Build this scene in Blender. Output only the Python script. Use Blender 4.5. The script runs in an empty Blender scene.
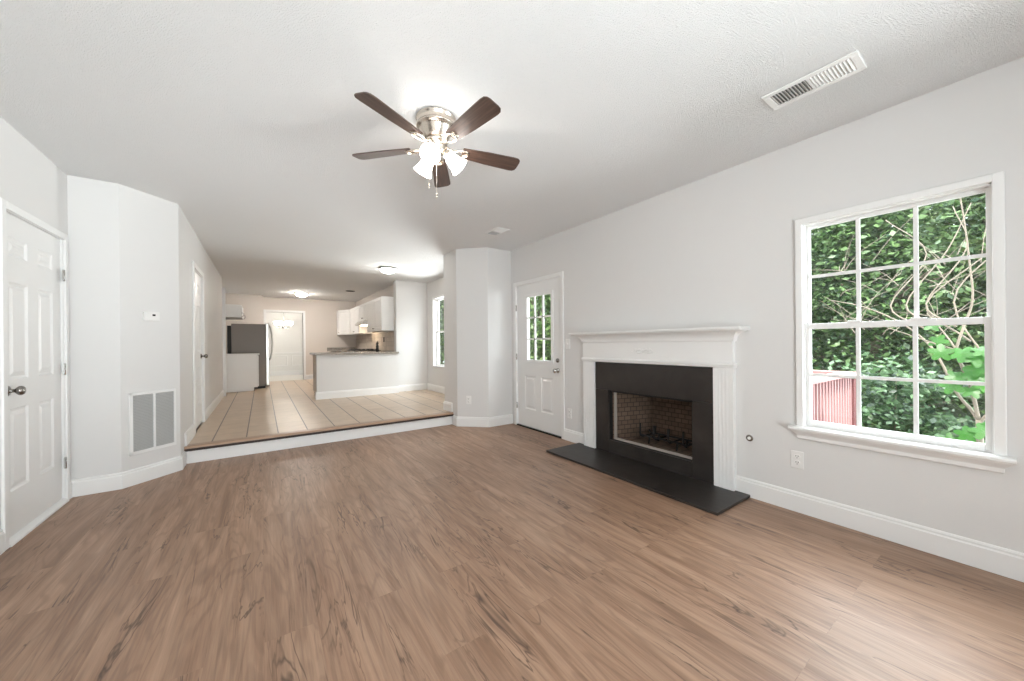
import bpy, bmesh, math, random
import numpy as np
from mathutils import Vector, Matrix

SC = bpy.context.scene
COL = SC.collection
PI = math.pi

# ------------------------------------------------------------------ camera
F_PX, YAW, ROLL, EYE = 359.51, 0.6078, -0.0095, 1.1333
cam_d = bpy.data.cameras.new('camera')
cam = bpy.data.objects.new('camera', cam_d)
COL.objects.link(cam)
fw = Vector((math.sin(YAW), math.cos(YAW), 0))
r0 = Vector((math.cos(YAW), -math.sin(YAW), 0))
u0 = Vector((0, 0, 1))
rr = r0 * math.cos(ROLL) + u0 * math.sin(ROLL)
uu = -r0 * math.sin(ROLL) + u0 * math.cos(ROLL)
cam.matrix_world = Matrix(((rr.x, uu.x, -fw.x, 0), (rr.y, uu.y, -fw.y, 0), (rr.z, uu.z, -fw.z, EYE), (0, 0, 0, 1)))
cam_d.sensor_fit = 'HORIZONTAL'
cam_d.sensor_width = 36
cam_d.lens = F_PX * 36 / 1024
cam_d.shift_y = 2.89 / 1024
cam_d.clip_start = 0.05
cam_d.clip_end = 200
SC.camera = cam

# ------------------------------------------------------------------ world, sun, added fill lamps
world = bpy.data.worlds.new('sky')
SC.world = world
world.use_nodes = True
bg = world.node_tree.nodes['Background']
bg.inputs[0].default_value = (0.86, 0.94, 1.0, 1)
bg.inputs[1].default_value = 1.9

sun_d = bpy.data.lights.new('sun', 'SUN')
sun_d.energy = 2.6
sun_d.angle = 0.02
sun_d.color = (1, 0.95, 0.86)
sun = bpy.data.objects.new('sun', sun_d)
COL.objects.link(sun)
sun.rotation_euler = Vector((0.62, 0.22, -1.0)).to_track_quat('-Z', 'Y').to_euler()

# fill lamp added outside the invented rear glazing, behind the camera
REAR_W = 205
rfill_d = bpy.data.lights.new('rear_fill', 'AREA')
rfill_d.shape = 'RECTANGLE'
rfill_d.size, rfill_d.size_y = 3.0, 2.2
rfill_d.energy = REAR_W
rfill_d.color = (0.93, 0.97, 1.0)
rfill = bpy.data.objects.new('rear_fill', rfill_d)
COL.objects.link(rfill)
rfill.location = (0.35, -3.2, 0.25)
rfill.rotation_euler = Vector((0, 1, 0.62)).to_track_quat('-Z', 'Y').to_euler()
# area lamp added past the breakfast window to stand in for daylight
brk_d = bpy.data.lights.new('breakfast_fill', 'AREA')
brk_d.shape = 'RECTANGLE'
brk_d.size, brk_d.size_y = 1.5, 1.6
brk_d.energy = 165
brk_d.color = (0.97, 0.99, 1.0)
brk = bpy.data.objects.new('breakfast_fill', brk_d)
COL.objects.link(brk)
brk.location = (4.2, 7.6, 0.40)
brk.rotation_euler = Vector((-1, -0.75, 0.42)).to_track_quat('-Z', 'Y').to_euler()

# fill lamp added outside an invented right-hand window, unseen behind the viewer
sec_d = bpy.data.lights.new('right_fill', 'AREA')
sec_d.shape = 'RECTANGLE'
sec_d.size, sec_d.size_y = 2.6, 2.0
sec_d.energy = 320
sec_d.color = (0.93, 0.97, 1.0)
sec = bpy.data.objects.new('right_fill', sec_d)
COL.objects.link(sec)
sec.location = (6.4, -3.4, 0.0)
sec.rotation_euler = Vector((-1, 0.75, 0.36)).to_track_quat('-Z', 'Y').to_euler()
# unseen lamp added high outside, washing the floor through the window and door glass
hfill_d = bpy.data.lights.new('high_fill', 'AREA')
hfill_d.shape = 'RECTANGLE'
hfill_d.size, hfill_d.size_y = 6.0, 4.0
hfill_d.energy = 560
hfill_d.color = (0.93, 0.97, 1.0)
hfill = bpy.data.objects.new('high_fill', hfill_d)
COL.objects.link(hfill)
hfill.location = (6.6, 1.0, 5.4)
hfill.rotation_euler = (Vector((2.0, 0.5, 0.0)) - Vector((6.6, 1.0, 5.4))).to_track_quat('-Z', 'Y').to_euler()

SC.view_settings.view_transform = 'Standard'
SC.view_settings.look = 'None'
SC.view_settings.gamma = 1
SC.view_settings.use_curve_mapping = False
SC.view_settings.exposure = 1.22
try:
    SC.cycles.use_denoising = True
    SC.cycles.denoiser = 'OPENIMAGEDENOISE'
    SC.cycles.max_bounces = 10
    SC.cycles.diffuse_bounces = 6
    SC.cycles.glossy_bounces = 4
    SC.cycles.transparent_max_bounces = 12
    SC.cycles.sample_clamp_indirect = 6
    SC.cycles.caustics_reflective = False
    SC.cycles.caustics_refractive = False
except Exception:
    pass

FAN_L, FLUSH_L, CHAND_L = 9.5, 26.0, 12.5

# ------------------------------------------------------------------ materials
def new_mat(name):
    m = bpy.data.materials.new(name)
    m.use_nodes = True
    nt = m.node_tree
    return m, nt, nt.nodes['Principled BSDF'], nt.nodes['Material Output']

def setp(b, **k):
    for n, v in k.items():
        n = {'base': 'Base Color', 'rough': 'Roughness', 'metal': 'Metallic', 'spec': 'Specular IOR Level',
             'emit': 'Emission Color', 'emits': 'Emission Strength', 'sheen': 'Sheen Weight', 'coat': 'Coat Weight'}[n]
        if n in b.inputs:
            b.inputs[n].default_value = (*v, 1) if isinstance(v, tuple) else v

def N(nt, typ, **props):
    n = nt.nodes.new(typ)
    for k, v in props.items():
        setattr(n, k, v)
    return n

def L(nt, a, b):
    nt.links.new(a, b)

def simple(name, base, rough=0.5, metal=0.0, var=0.04, bump=0.0, bscale=60, spec=0.5, coords='Object'):
    """plain procedural surface: faint noise in its colour, optional fine bump"""
    m, nt, b, out = new_mat(name)
    setp(b, base=base, rough=rough, metal=metal, spec=spec)
    tc = N(nt, 'ShaderNodeTexCoord')
    no = N(nt, 'ShaderNodeTexNoise')
    no.inputs['Scale'].default_value = 3.0
    no.inputs['Detail'].default_value = 4
    L(nt, tc.outputs[coords], no.inputs['Vector'])
    mx = N(nt, 'ShaderNodeMix', data_type='RGBA')
    mx.inputs[6].default_value = (*[c * (1 - var) for c in base], 1)
    mx.inputs[7].default_value = (*[min(1, c * (1 + var)) for c in base], 1)
    L(nt, no.outputs['Fac'], mx.inputs[0])
    L(nt, mx.outputs[2], b.inputs['Base Color'])
    if bump:
        n2 = N(nt, 'ShaderNodeTexNoise')
        n2.inputs['Scale'].default_value = bscale
        n2.inputs['Detail'].default_value = 3
        L(nt, tc.outputs[coords], n2.inputs['Vector'])
        bp = N(nt, 'ShaderNodeBump')
        bp.inputs['Strength'].default_value = bump
        bp.inputs['Distance'].default_value = 0.004
        L(nt, n2.outputs['Fac'], bp.inputs['Height'])
        L(nt, bp.outputs[0], b.inputs['Normal'])
    return m

def emissive(name, col, strength, base=(0.9, 0.9, 0.9)):
    m, nt, b, out = new_mat(name)
    setp(b, base=base, rough=0.4, emit=col, emits=strength)
    return m

MAT = {}
MAT['wall'] = simple('grey_wall_paint', (0.70, 0.69, 0.68), 0.62, var=0.012, bump=0.08, bscale=220, spec=0.3)
MAT['beige'] = simple('beige_wall_paint', (0.66, 0.60, 0.55), 0.7, var=0.012, spec=0.3)
MAT['trim'] = simple('white_gloss_trim', (0.81, 0.805, 0.795), 0.34, var=0.01)
MAT['door'] = simple('white_door_paint', (0.79, 0.785, 0.775), 0.38, var=0.012)
MAT['cab'] = simple('white_cabinet_paint', (0.80, 0.79, 0.775), 0.4, var=0.012)
MAT['plastic'] = simple('white_plastic', (0.80, 0.79, 0.775), 0.35, var=0.01)
MAT['nickel'] = simple('brushed_nickel', (0.62, 0.56, 0.49), 0.27, 1.0, var=0.05)
MAT['chrome'] = simple('satin_chrome', (0.55, 0.54, 0.52), 0.22, 1.0, var=0.04)
MAT['darkknob'] = simple('dark_nickel', (0.30, 0.28, 0.26), 0.25, 1.0, var=0.05)
MAT['stainless'] = simple('grey_fridge_side', (0.19, 0.162, 0.138), 0.45, 0.0, var=0.06)
MAT['stainless2'] = simple('bright_stainless', (0.52, 0.50, 0.47), 0.3, 1.0, var=0.05)
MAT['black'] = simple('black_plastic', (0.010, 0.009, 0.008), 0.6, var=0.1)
MAT['blackiron'] = simple('black_iron', (0.012, 0.011, 0.011), 0.6, 0.2, var=0.2, bump=0.2, bscale=120)
MAT['slot'] = simple('dark_slot', (0.02, 0.02, 0.02), 0.8, var=0.1)
MAT['ventdark'] = simple('duct_grey', (0.10, 0.10, 0.10), 0.8, var=0.1)
MAT['filter'] = simple('filter_grey', (0.33, 0.325, 0.315), 0.9, var=0.1)
MAT['louver'] = simple('grey_enamel_louver', (0.50, 0.495, 0.485), 0.5, var=0.02)
MAT['track'] = simple('pale_metal_track', (0.36, 0.32, 0.285), 0.4, var=0.05)
MAT['bark'] = simple('grey_bark', (0.22, 0.185, 0.145), 0.9, var=0.3, bump=0.4, bscale=40)
MAT['darkbark'] = simple('dark_bark', (0.09, 0.07, 0.05), 0.9, var=0.3, bump=0.4, bscale=40)
MAT['redwood'] = simple('faded_red_stain', (0.15, 0.05, 0.05), 0.8, var=0.22, bump=0.2, bscale=50)
MAT['redcap'] = simple('weathered_pink_stain', (0.36, 0.20, 0.195), 0.8, var=0.15, bump=0.2, bscale=50)
MAT['deck'] = simple('weathered_deck', (0.30, 0.22, 0.19), 0.85, var=0.2, bump=0.2, bscale=30)
MAT['soil'] = simple('forest_floor', (0.045, 0.06, 0.025), 0.95, var=0.5, bump=0.5, bscale=8)
MAT['carpet'] = simple('pale_carpet', (0.74, 0.73, 0.70), 0.95, var=0.03, bump=0.3, bscale=300)
MAT['dining'] = simple('white_dining_paint', (0.80, 0.79, 0.77), 0.6, var=0.01)
MAT['siding'] = simple('pale_siding', (0.55, 0.53, 0.50), 0.7, var=0.03)
MAT['fan_glass'] = emissive('lit_frosted_glass', (1.0, 0.94, 0.87), FAN_L)
MAT['bulb'] = emissive('lit_bulb', (1.0, 0.93, 0.85), FAN_L * 1.6)
MAT['flush_glass'] = emissive('lit_opal_glass', (1.0, 0.95, 0.88), FLUSH_L)
MAT['flush_glass_far'] = emissive('brighter_lit_opal_glass', (1.0, 0.95, 0.88), 90.0)
MAT['chand_glass'] = emissive('lit_chandelier_glass', (1.0, 0.94, 0.84), CHAND_L)
MAT['hood_lamp'] = emissive('lit_hood_lens', (1.0, 0.80, 0.56), 14)

def glass_mat():
    m, nt, b, out = new_mat('window_glass')
    nt.nodes.remove(b)
    tr = N(nt, 'ShaderNodeBsdfTransparent')
    tr.inputs[0].default_value = (0.97, 0.985, 0.98, 1)
    gl = N(nt, 'ShaderNodeBsdfGlossy')
    gl.inputs['Roughness'].default_value = 0.02
    lw = N(nt, 'ShaderNodeLayerWeight'); lw.inputs[0].default_value = 0.5
    pw = N(nt, 'ShaderNodeMath', operation='POWER'); pw.inputs[1].default_value = 4.0
    L(nt, lw.outputs['Facing'], pw.inputs[0])
    fr = N(nt, 'ShaderNodeMapRange'); fr.inputs['To Min'].default_value = 0.025; fr.inputs['To Max'].default_value = 0.45
    L(nt, pw.outputs[0], fr.inputs['Value'])
    mx = N(nt, 'ShaderNodeMixShader')
    L(nt, fr.outputs[0], mx.inputs[0]); L(nt, tr.outputs[0], mx.inputs[1]); L(nt, gl.outputs[0], mx.inputs[2])
    L(nt, mx.outputs[0], out.inputs[0])
    return m
MAT['glass'] = glass_mat()

def ceiling_mat():
    m, nt, b, out = new_mat('popcorn_ceiling')
    setp(b, base=(0.89, 0.885, 0.88), rough=0.9, spec=0.1)
    tc = N(nt, 'ShaderNodeTexCoord')
    n1 = N(nt, 'ShaderNodeTexNoise'); n1.inputs['Scale'].default_value = 150; n1.inputs['Detail'].default_value = 4; n1.inputs['Roughness'].default_value = 0.65
    v1 = N(nt, 'ShaderNodeTexVoronoi'); v1.inputs['Scale'].default_value = 190
    L(nt, tc.outputs['Object'], n1.inputs['Vector']); L(nt, tc.outputs['Object'], v1.inputs['Vector'])
    ad = N(nt, 'ShaderNodeMath', operation='SUBTRACT')
    L(nt, n1.outputs['Fac'], ad.inputs[0]); 
    ml = N(nt, 'ShaderNodeMath', operation='MULTIPLY'); ml.inputs[1].default_value = 0.45
    L(nt, v1.outputs['Distance'], ml.inputs[0]); L(nt, ml.outputs[0], ad.inputs[1])
    bp = N(nt, 'ShaderNodeBump'); bp.inputs['Strength'].default_value = 1.0; bp.inputs['Distance'].default_value = 0.012
    L(nt, ad.outputs[0], bp.inputs['Height']); L(nt, bp.outputs[0], b.inputs['Normal'])
    return m
MAT['ceiling'] = ceiling_mat()

def wood_floor():
    m, nt, b, out = new_mat('oak_vinyl_planks')
    setp(b, rough=0.42, spec=0.5)
    tc = N(nt, 'ShaderNodeTexCoord')
    mp = N(nt, 'ShaderNodeMapping'); mp.inputs['Rotation'].default_value = (0, 0, PI / 2)
    L(nt, tc.outputs['Object'], mp.inputs['Vector'])
    br = N(nt, 'ShaderNodeTexBrick', offset=0.37, offset_frequency=2)
    br.inputs['Scale'].default_value = 1
    br.inputs['Brick Width'].default_value = 1.22
    br.inputs['Row Height'].default_value = 0.178
    br.inputs['Mortar Size'].default_value = 0.0011
    br.inputs['Mortar Smooth'].default_value = 0.2
    br.inputs['Color1'].default_value = (0, 0, 0, 1)
    br.inputs['Color2'].default_value = (1, 1, 1, 1)
    br.inputs['Mortar'].default_value = (0.5, 0.5, 0.5, 1)
    L(nt, mp.outputs[0], br.inputs['Vector'])
    # per-plank shift of the grain
    cmb = N(nt, 'ShaderNodeCombineXYZ')
    mul = N(nt, 'ShaderNodeMath', operation='MULTIPLY'); mul.inputs[1].default_value = 37.0
    L(nt, br.outputs['Color'], mul.inputs[0])
    L(nt, mul.outputs[0], cmb.inputs[2]); L(nt, mul.outputs[0], cmb.inputs[1])
    va = N(nt, 'ShaderNodeVectorMath', operation='ADD')
    L(nt, tc.outputs['Object'], va.inputs[0]); L(nt, cmb.outputs[0], va.inputs[1])
    def noise(scale, det, rough, dist):
        mp2 = N(nt, 'ShaderNodeMapping'); mp2.inputs['Scale'].default_value = scale
        L(nt, va.outputs[0], mp2.inputs['Vector'])
        n = N(nt, 'ShaderNodeTexNoise'); n.inputs['Scale'].default_value = 1; n.inputs['Detail'].default_value = det
        n.inputs['Roughness'].default_value = rough; n.inputs['Distortion'].default_value = dist
        L(nt, mp2.outputs[0], n.inputs['Vector'])
        return n.outputs['Fac']
    fine = noise((120, 3.0, 1), 5, 0.65, 0.3)
    broad = noise((14, 1.1, 1), 4, 0.6, 0.9)
    crack = noise((7, 0.8, 1), 4, 0.6, 1.2)
    mask = noise((5, 1.6, 1), 2, 0.5, 0.2)
    cath = noise((7, 0.9, 1), 2, 0.5, 0.6)
    ramp = N(nt, 'ShaderNodeValToRGB')
    e = ramp.color_ramp.elements
    e[0].position = 0.25; e[0].color = (0.205, 0.112, 0.068, 1)
    e[1].position = 0.78; e[1].color = (0.425, 0.275, 0.187, 1)
    k = e.new(0.5); k.color = (0.315, 0.190, 0.124, 1)
    L(nt, broad, ramp.inputs[0])
    # fine fibres
    m1 = N(nt, 'ShaderNodeMix', data_type='RGBA', blend_type='OVERLAY'); m1.inputs[0].default_value = 0.42
    L(nt, ramp.outputs[0], m1.inputs[6]); L(nt, fine, m1.inputs[7])
    # plank to plank tone
    hs = N(nt, 'ShaderNodeMapRange'); hs.inputs['To Min'].default_value = 0.95; hs.inputs['To Max'].default_value = 1.05
    L(nt, br.outputs['Color'], hs.inputs['Value'])
    m2 = N(nt, 'ShaderNodeMix', data_type='RGBA', blend_type='MULTIPLY'); m2.inputs[0].default_value = 1
    L(nt, m1.outputs[2], m2.inputs[6]); L(nt, hs.outputs[0], m2.inputs[7])
    # cathedral rings
    wv = N(nt, 'ShaderNodeMath', operation='MULTIPLY'); wv.inputs[1].default_value = 60
    L(nt, cath, wv.inputs[0])
    sn = N(nt, 'ShaderNodeMath', operation='SINE'); L(nt, wv.outputs[0], sn.inputs[0])
    rg = N(nt, 'ShaderNodeMapRange'); rg.inputs['From Min'].default_value = 0.2; rg.inputs['From Max'].default_value = 1.0
    rg.inputs['To Min'].default_value = 0; rg.inputs['To Max'].default_value = 0.26
    L(nt, sn.outputs[0], rg.inputs['Value'])
    m3 = N(nt, 'ShaderNodeMix', data_type='RGBA'); m3.inputs[7].default_value = (0.12, 0.066, 0.042, 1)
    L(nt, rg.outputs[0], m3.inputs[0]); L(nt, m2.outputs[2], m3.inputs[6])
    # dark cracks: thin ridge of a noise, masked
    sb = N(nt, 'ShaderNodeMath', operation='SUBTRACT'); sb.inputs[1].default_value = 0.5; L(nt, crack, sb.inputs[0])
    ab = N(nt, 'ShaderNodeMath', operation='ABSOLUTE'); L(nt, sb.outputs[0], ab.inputs[0])
    cr = N(nt, 'ShaderNodeMapRange'); cr.inputs['From Min'].default_value = 0.0; cr.inputs['From Max'].default_value = 0.016
    cr.inputs['To Min'].default_value = 1; cr.inputs['To Max'].default_value = 0
    L(nt, ab.outputs[0], cr.inputs['Value'])
    mk = N(nt, 'ShaderNodeMapRange'); mk.inputs['From Min'].default_value = 0.46; mk.inputs['From Max'].default_value = 0.60
    L(nt, mask, mk.inputs['Value'])
    cm = N(nt, 'ShaderNodeMath', operation='MULTIPLY'); L(nt, cr.outputs[0], cm.inputs[0]); L(nt, mk.outputs[0], cm.inputs[1])
    c2 = N(nt, 'ShaderNodeMath', operation='MULTIPLY'); c2.inputs[1].default_value = 0.8; L(nt, cm.outputs[0], c2.inputs[0])
    m4 = N(nt, 'ShaderNodeMix', data_type='RGBA'); m4.inputs[7].default_value = (0.050, 0.026, 0.016, 1)
    L(nt, c2.outputs[0], m4.inputs[0]); L(nt, m3.outputs[2], m4.inputs[6])
    # seams
    sf = N(nt, 'ShaderNodeMath', operation='MULTIPLY'); sf.inputs[1].default_value = 0.12; L(nt, br.outputs['Fac'], sf.inputs[0])
    m5 = N(nt, 'ShaderNodeMix', data_type='RGBA'); m5.inputs[7].default_value = (0.06, 0.035, 0.022, 1)
    L(nt, sf.outputs[0], m5.inputs[0]); L(nt, m4.outputs[2], m5.inputs[6])
    L(nt, m5.outputs[2], b.inputs['Base Color'])
    bp = N(nt, 'ShaderNodeBump'); bp.inputs['Strength'].default_value = 0.12; bp.inputs['Distance'].default_value = 0.002
    L(nt, fine, bp.inputs['Height']); L(nt, bp.outputs[0], b.inputs['Normal'])
    rr_ = N(nt, 'ShaderNodeMapRange'); rr_.inputs['To Min'].default_value = 0.34; rr_.inputs['To Max'].default_value = 0.48
    L(nt, fine, rr_.inputs['Value']); L(nt, rr_.outputs[0], b.inputs['Roughness'])
    return m
MAT['floor'] = wood_floor()

def tile_mat(name, size, loc, c1, c2, grout, mortar, rough, axes=None, wid=None, off=0.0):
    m, nt, b, out = new_mat(name)
    setp(b, rough=rough)
    tc = N(nt, 'ShaderNodeTexCoord')
    src = tc.outputs['Object']
    if axes:
        sp = N(nt, 'ShaderNodeSeparateXYZ'); L(nt, src, sp.inputs[0])
        cb = N(nt, 'ShaderNodeCombineXYZ')
        L(nt, sp.outputs[axes[0]], cb.inputs[0]); L(nt, sp.outputs[axes[1]], cb.inputs[1])
        src = cb.outputs[0]
    mp = N(nt, 'ShaderNodeMapping'); mp.inputs['Location'].default_value = loc
    L(nt, src, mp.inputs['Vector'])
    br = N(nt, 'ShaderNodeTexBrick', offset=off)
    br.inputs['Scale'].default_value = 1
    br.inputs['Brick Width'].default_value = wid or size
    br.inputs['Row Height'].default_value = size
    br.inputs['Mortar Size'].default_value = mortar
    br.inputs['Mortar Smooth'].default_value = 0.1
    br.inputs['Color1'].default_value = (*c1, 1)
    br.inputs['Color2'].default_value = (*c2, 1)
    br.inputs['Mortar'].default_value = (*grout, 1)
    L(nt, mp.outputs[0], br.inputs['Vector'])
    no = N(nt, 'ShaderNodeTexNoise'); no.inputs['Scale'].default_value = 9; no.inputs['Detail'].default_value = 5
    L(nt, tc.outputs['Object'], no.inputs['Vector'])
    mr = N(nt, 'ShaderNodeMapRange'); mr.inputs['To Min'].default_value = 0.82; mr.inputs['To Max'].default_value = 1.16
    L(nt, no.outputs['Fac'], mr.inputs['Value'])
    mx = N(nt, 'ShaderNodeMix', data_type='RGBA', blend_type='MULTIPLY'); mx.inputs[0].default_value = 1
    L(nt, br.outputs['Color'], mx.inputs[6]); L(nt, mr.outputs[0], mx.inputs[7])
    L(nt, mx.outputs[2], b.inputs['Base Color'])
    bp = N(nt, 'ShaderNodeBump', invert=True); bp.inputs['Strength'].default_value = 0.5; bp.inputs['Distance'].default_value = 0.003
    L(nt, br.outputs['Fac'], bp.inputs['Height']); L(nt, bp.outputs[0], b.inputs['Normal'])
    return m
MAT['tile'] = tile_mat('beige_floor_tile', 0.283, (0.425, 0.04, 0), (0.56, 0.42, 0.30), (0.60, 0.46, 0.335), (0.15, 0.09, 0.06), 0.0048, 0.30)
def floor_tile():
    m = tile_mat('beige_floor_tile', 0.283, (0.425, 0.04, 0), (0.52, 0.395, 0.285), (0.56, 0.43, 0.315), (0.40, 0.29, 0.205), 0.004, 0.30)
    nt = m.node_tree
    b = nt.nodes['Principled BSDF']
    src = b.inputs['Base Color'].links[0].from_socket
    tc = N(nt, 'ShaderNodeTexCoord'); sp = N(nt, 'ShaderNodeSeparateXYZ'); L(nt, tc.outputs['Object'], sp.inputs[0])
    ad = N(nt, 'ShaderNodeMath', operation='ADD'); ad.inputs[1].default_value = 0.425 + 28.3 ; L(nt, sp.outputs[0], ad.inputs[0])
    dv = N(nt, 'ShaderNodeMath', operation='DIVIDE'); dv.inputs[1].default_value = 0.283; L(nt, ad.outputs[0], dv.inputs[0])
    fc = N(nt, 'ShaderNodeMath', operation='FRACT'); L(nt, dv.outputs[0], fc.inputs[0])
    sb = N(nt, 'ShaderNodeMath', operation='SUBTRACT'); sb.inputs[1].default_value = 0.5; L(nt, fc.outputs[0], sb.inputs[0])
    ab = N(nt, 'ShaderNodeMath', operation='ABSOLUTE'); L(nt, sb.outputs[0], ab.inputs[0])
    gt = N(nt, 'ShaderNodeMath', operation='GREATER_THAN'); gt.inputs[1].default_value = 0.5 - 0.0058 / 0.283; L(nt, ab.outputs[0], gt.inputs[0])
    mx = N(nt, 'ShaderNodeMix', data_type='RGBA'); mx.inputs[7].default_value = (0.085, 0.05, 0.032, 1)
    L(nt, gt.outputs[0], mx.inputs[0]); L(nt, src, mx.inputs[6]); L(nt, mx.outputs[2], b.inputs['Base Color'])
    return m
MAT['tile'] = floor_tile()
MAT['splash_x'] = tile_mat('stone_backsplash_side', 0.10, (0, 0, 0), (0.50, 0.43, 0.37), (0.60, 0.53, 0.46), (0.36, 0.31, 0.27), 0.004, 0.4, axes=(1, 2), wid=0.10)
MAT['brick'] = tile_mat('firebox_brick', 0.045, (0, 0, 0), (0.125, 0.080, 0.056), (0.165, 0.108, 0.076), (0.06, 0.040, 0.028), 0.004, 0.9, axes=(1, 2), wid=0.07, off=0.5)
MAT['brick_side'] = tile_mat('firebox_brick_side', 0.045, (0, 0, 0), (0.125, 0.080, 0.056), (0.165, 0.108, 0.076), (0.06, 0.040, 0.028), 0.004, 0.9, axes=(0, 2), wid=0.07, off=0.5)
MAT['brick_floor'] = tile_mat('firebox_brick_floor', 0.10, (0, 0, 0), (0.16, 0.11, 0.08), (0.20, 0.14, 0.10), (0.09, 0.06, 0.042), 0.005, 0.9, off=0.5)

def slate_mat():
    m, nt, b, out = new_mat('dark_slate')
    setp(b, rough=0.4)
    tc = N(nt, 'ShaderNodeTexCoord')
    n1 = N(nt, 'ShaderNodeTexNoise'); n1.inputs['Scale'].default_value = 4; n1.inputs['Detail'].default_value = 8; n1.inputs['Distortion'].default_value = 0.6
    L(nt, tc.outputs['Object'], n1.inputs['Vector'])
    rp = N(nt, 'ShaderNodeValToRGB')
    e = rp.color_ramp.elements
    e[0].position = 0.3; e[0].color = (0.014, 0.0105, 0.009, 1)
    e[1].position = 0.72; e[1].color = (0.036, 0.030, 0.027, 1)
    L(nt, n1.outputs['Fac'], rp.inputs[0]); L(nt, rp.outputs[0], b.inputs['Base Color'])
    n2 = N(nt, 'ShaderNodeTexNoise'); n2.inputs['Scale'].default_value = 18; n2.inputs['Detail'].default_value = 6
    L(nt, tc.outputs['Object'], n2.inputs['Vector'])
    bp = N(nt, 'ShaderNodeBump'); bp.inputs['Strength'].default_value = 0.25; bp.inputs['Distance'].default_value = 0.006
    L(nt, n2.outputs['Fac'], bp.inputs['Height']); L(nt, bp.outputs[0], b.inputs['Normal'])
    mr = N(nt, 'ShaderNodeMapRange'); mr.inputs['To Min'].default_value = 0.3; mr.inputs['To Max'].default_value = 0.55
    L(nt, n1.outputs['Fac'], mr.inputs['Value']); L(nt, mr.outputs[0], b.inputs['Roughness'])
    return m
MAT['slate'] = slate_mat()

def granite_mat():
    m, nt, b, out = new_mat('speckled_granite')
    setp(b, rough=0.2)
    tc = N(nt, 'ShaderNodeTexCoord')
    n1 = N(nt, 'ShaderNodeTexNoise'); n1.inputs['Scale'].default_value = 60; n1.inputs['Detail'].default_value = 6; n1.inputs['Roughness'].default_value = 0.8
    L(nt, tc.outputs['Object'], n1.inputs['Vector'])
    rp = N(nt, 'ShaderNodeValToRGB')
    e = rp.color_ramp.elements
    e[0].position = 0.35; e[0].color = (0.10, 0.085, 0.07, 1)
    e[1].position = 0.65; e[1].color = (0.50, 0.45, 0.40, 1)
    L(nt, n1.outputs['Fac'], rp.inputs[0]); L(nt, rp.outputs[0], b.inputs['Base Color'])
    return m
MAT['granite'] = granite_mat()

def blade_mat():
    m, nt, b, out = new_mat('walnut_blade')
    setp(b, rough=0.42)
    tc = N(nt, 'ShaderNodeTexCoord')
    mp = N(nt, 'ShaderNodeMapping'); mp.inputs['Scale'].default_value = (3, 60, 3)
    L(nt, tc.outputs['Object'], mp.inputs['Vector'])
    n1 = N(nt, 'ShaderNodeTexNoise'); n1.inputs['Scale'].default_value = 1.6; n1.inputs['Detail'].default_value = 6
    L(nt, mp.outputs[0], n1.inputs['Vector'])
    rp = N(nt, 'ShaderNodeValToRGB')
    e = rp.color_ramp.elements
    e[0].position = 0.3; e[0].color = (0.040, 0.022, 0.017, 1)
    e[1].position = 0.75; e[1].color = (0.105, 0.062, 0.046, 1)
    L(nt, n1.outputs['Fac'], rp.inputs[0]); L(nt, rp.outputs[0], b.inputs['Base Color'])
    return m
MAT['blade'] = blade_mat()
MAT['nosing'] = simple('stained_wood_nosing', (0.40, 0.265, 0.18), 0.4, var=0.15)
MAT['nosing_dark'] = simple('dark_brown_edge', (0.030, 0.016, 0.012), 0.6, var=0.15)  # dark brown strip below the front of the nosing

def leaf_mat(name, dark, light, trans=0.35):
    m, nt, b, out = new_mat(name)
    ge = N(nt, 'ShaderNodeNewGeometry')
    rp = N(nt, 'ShaderNodeValToRGB')
    e = rp.color_ramp.elements
    e[0].position = 0; e[0].color = (*dark, 1)
    e[1].position = 1; e[1].color = (*light, 1)
    L(nt, ge.outputs['Random Per Island'], rp.inputs[0])
    L(nt, rp.outputs[0], b.inputs['Base Color'])
    setp(b, rough=0.38, spec=0.5)
    tl = N(nt, 'ShaderNodeBsdfTranslucent')
    L(nt, rp.outputs[0], tl.inputs[0])
    mx = N(nt, 'ShaderNodeMixShader'); mx.inputs[0].default_value = trans
    L(nt, b.outputs[0], mx.inputs[1]); L(nt, tl.outputs[0], mx.inputs[2]); L(nt, mx.outputs[0], out.inputs[0])
    return m
MAT['leaf_a'] = leaf_mat('mid_green_leaves', (0.012, 0.042, 0.014), (0.17, 0.27, 0.10))
MAT['leaf_b'] = leaf_mat('dark_green_leaves', (0.008, 0.030, 0.013), (0.11, 0.20, 0.085))
MAT['leaf_c'] = leaf_mat('yellow_green_leaves', (0.03, 0.08, 0.02), (0.24, 0.34, 0.12))
MAT['leaf_big'] = leaf_mat('bright_green_leaves', (0.030, 0.125, 0.016), (0.060, 0.19, 0.032), 0.4)

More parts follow.
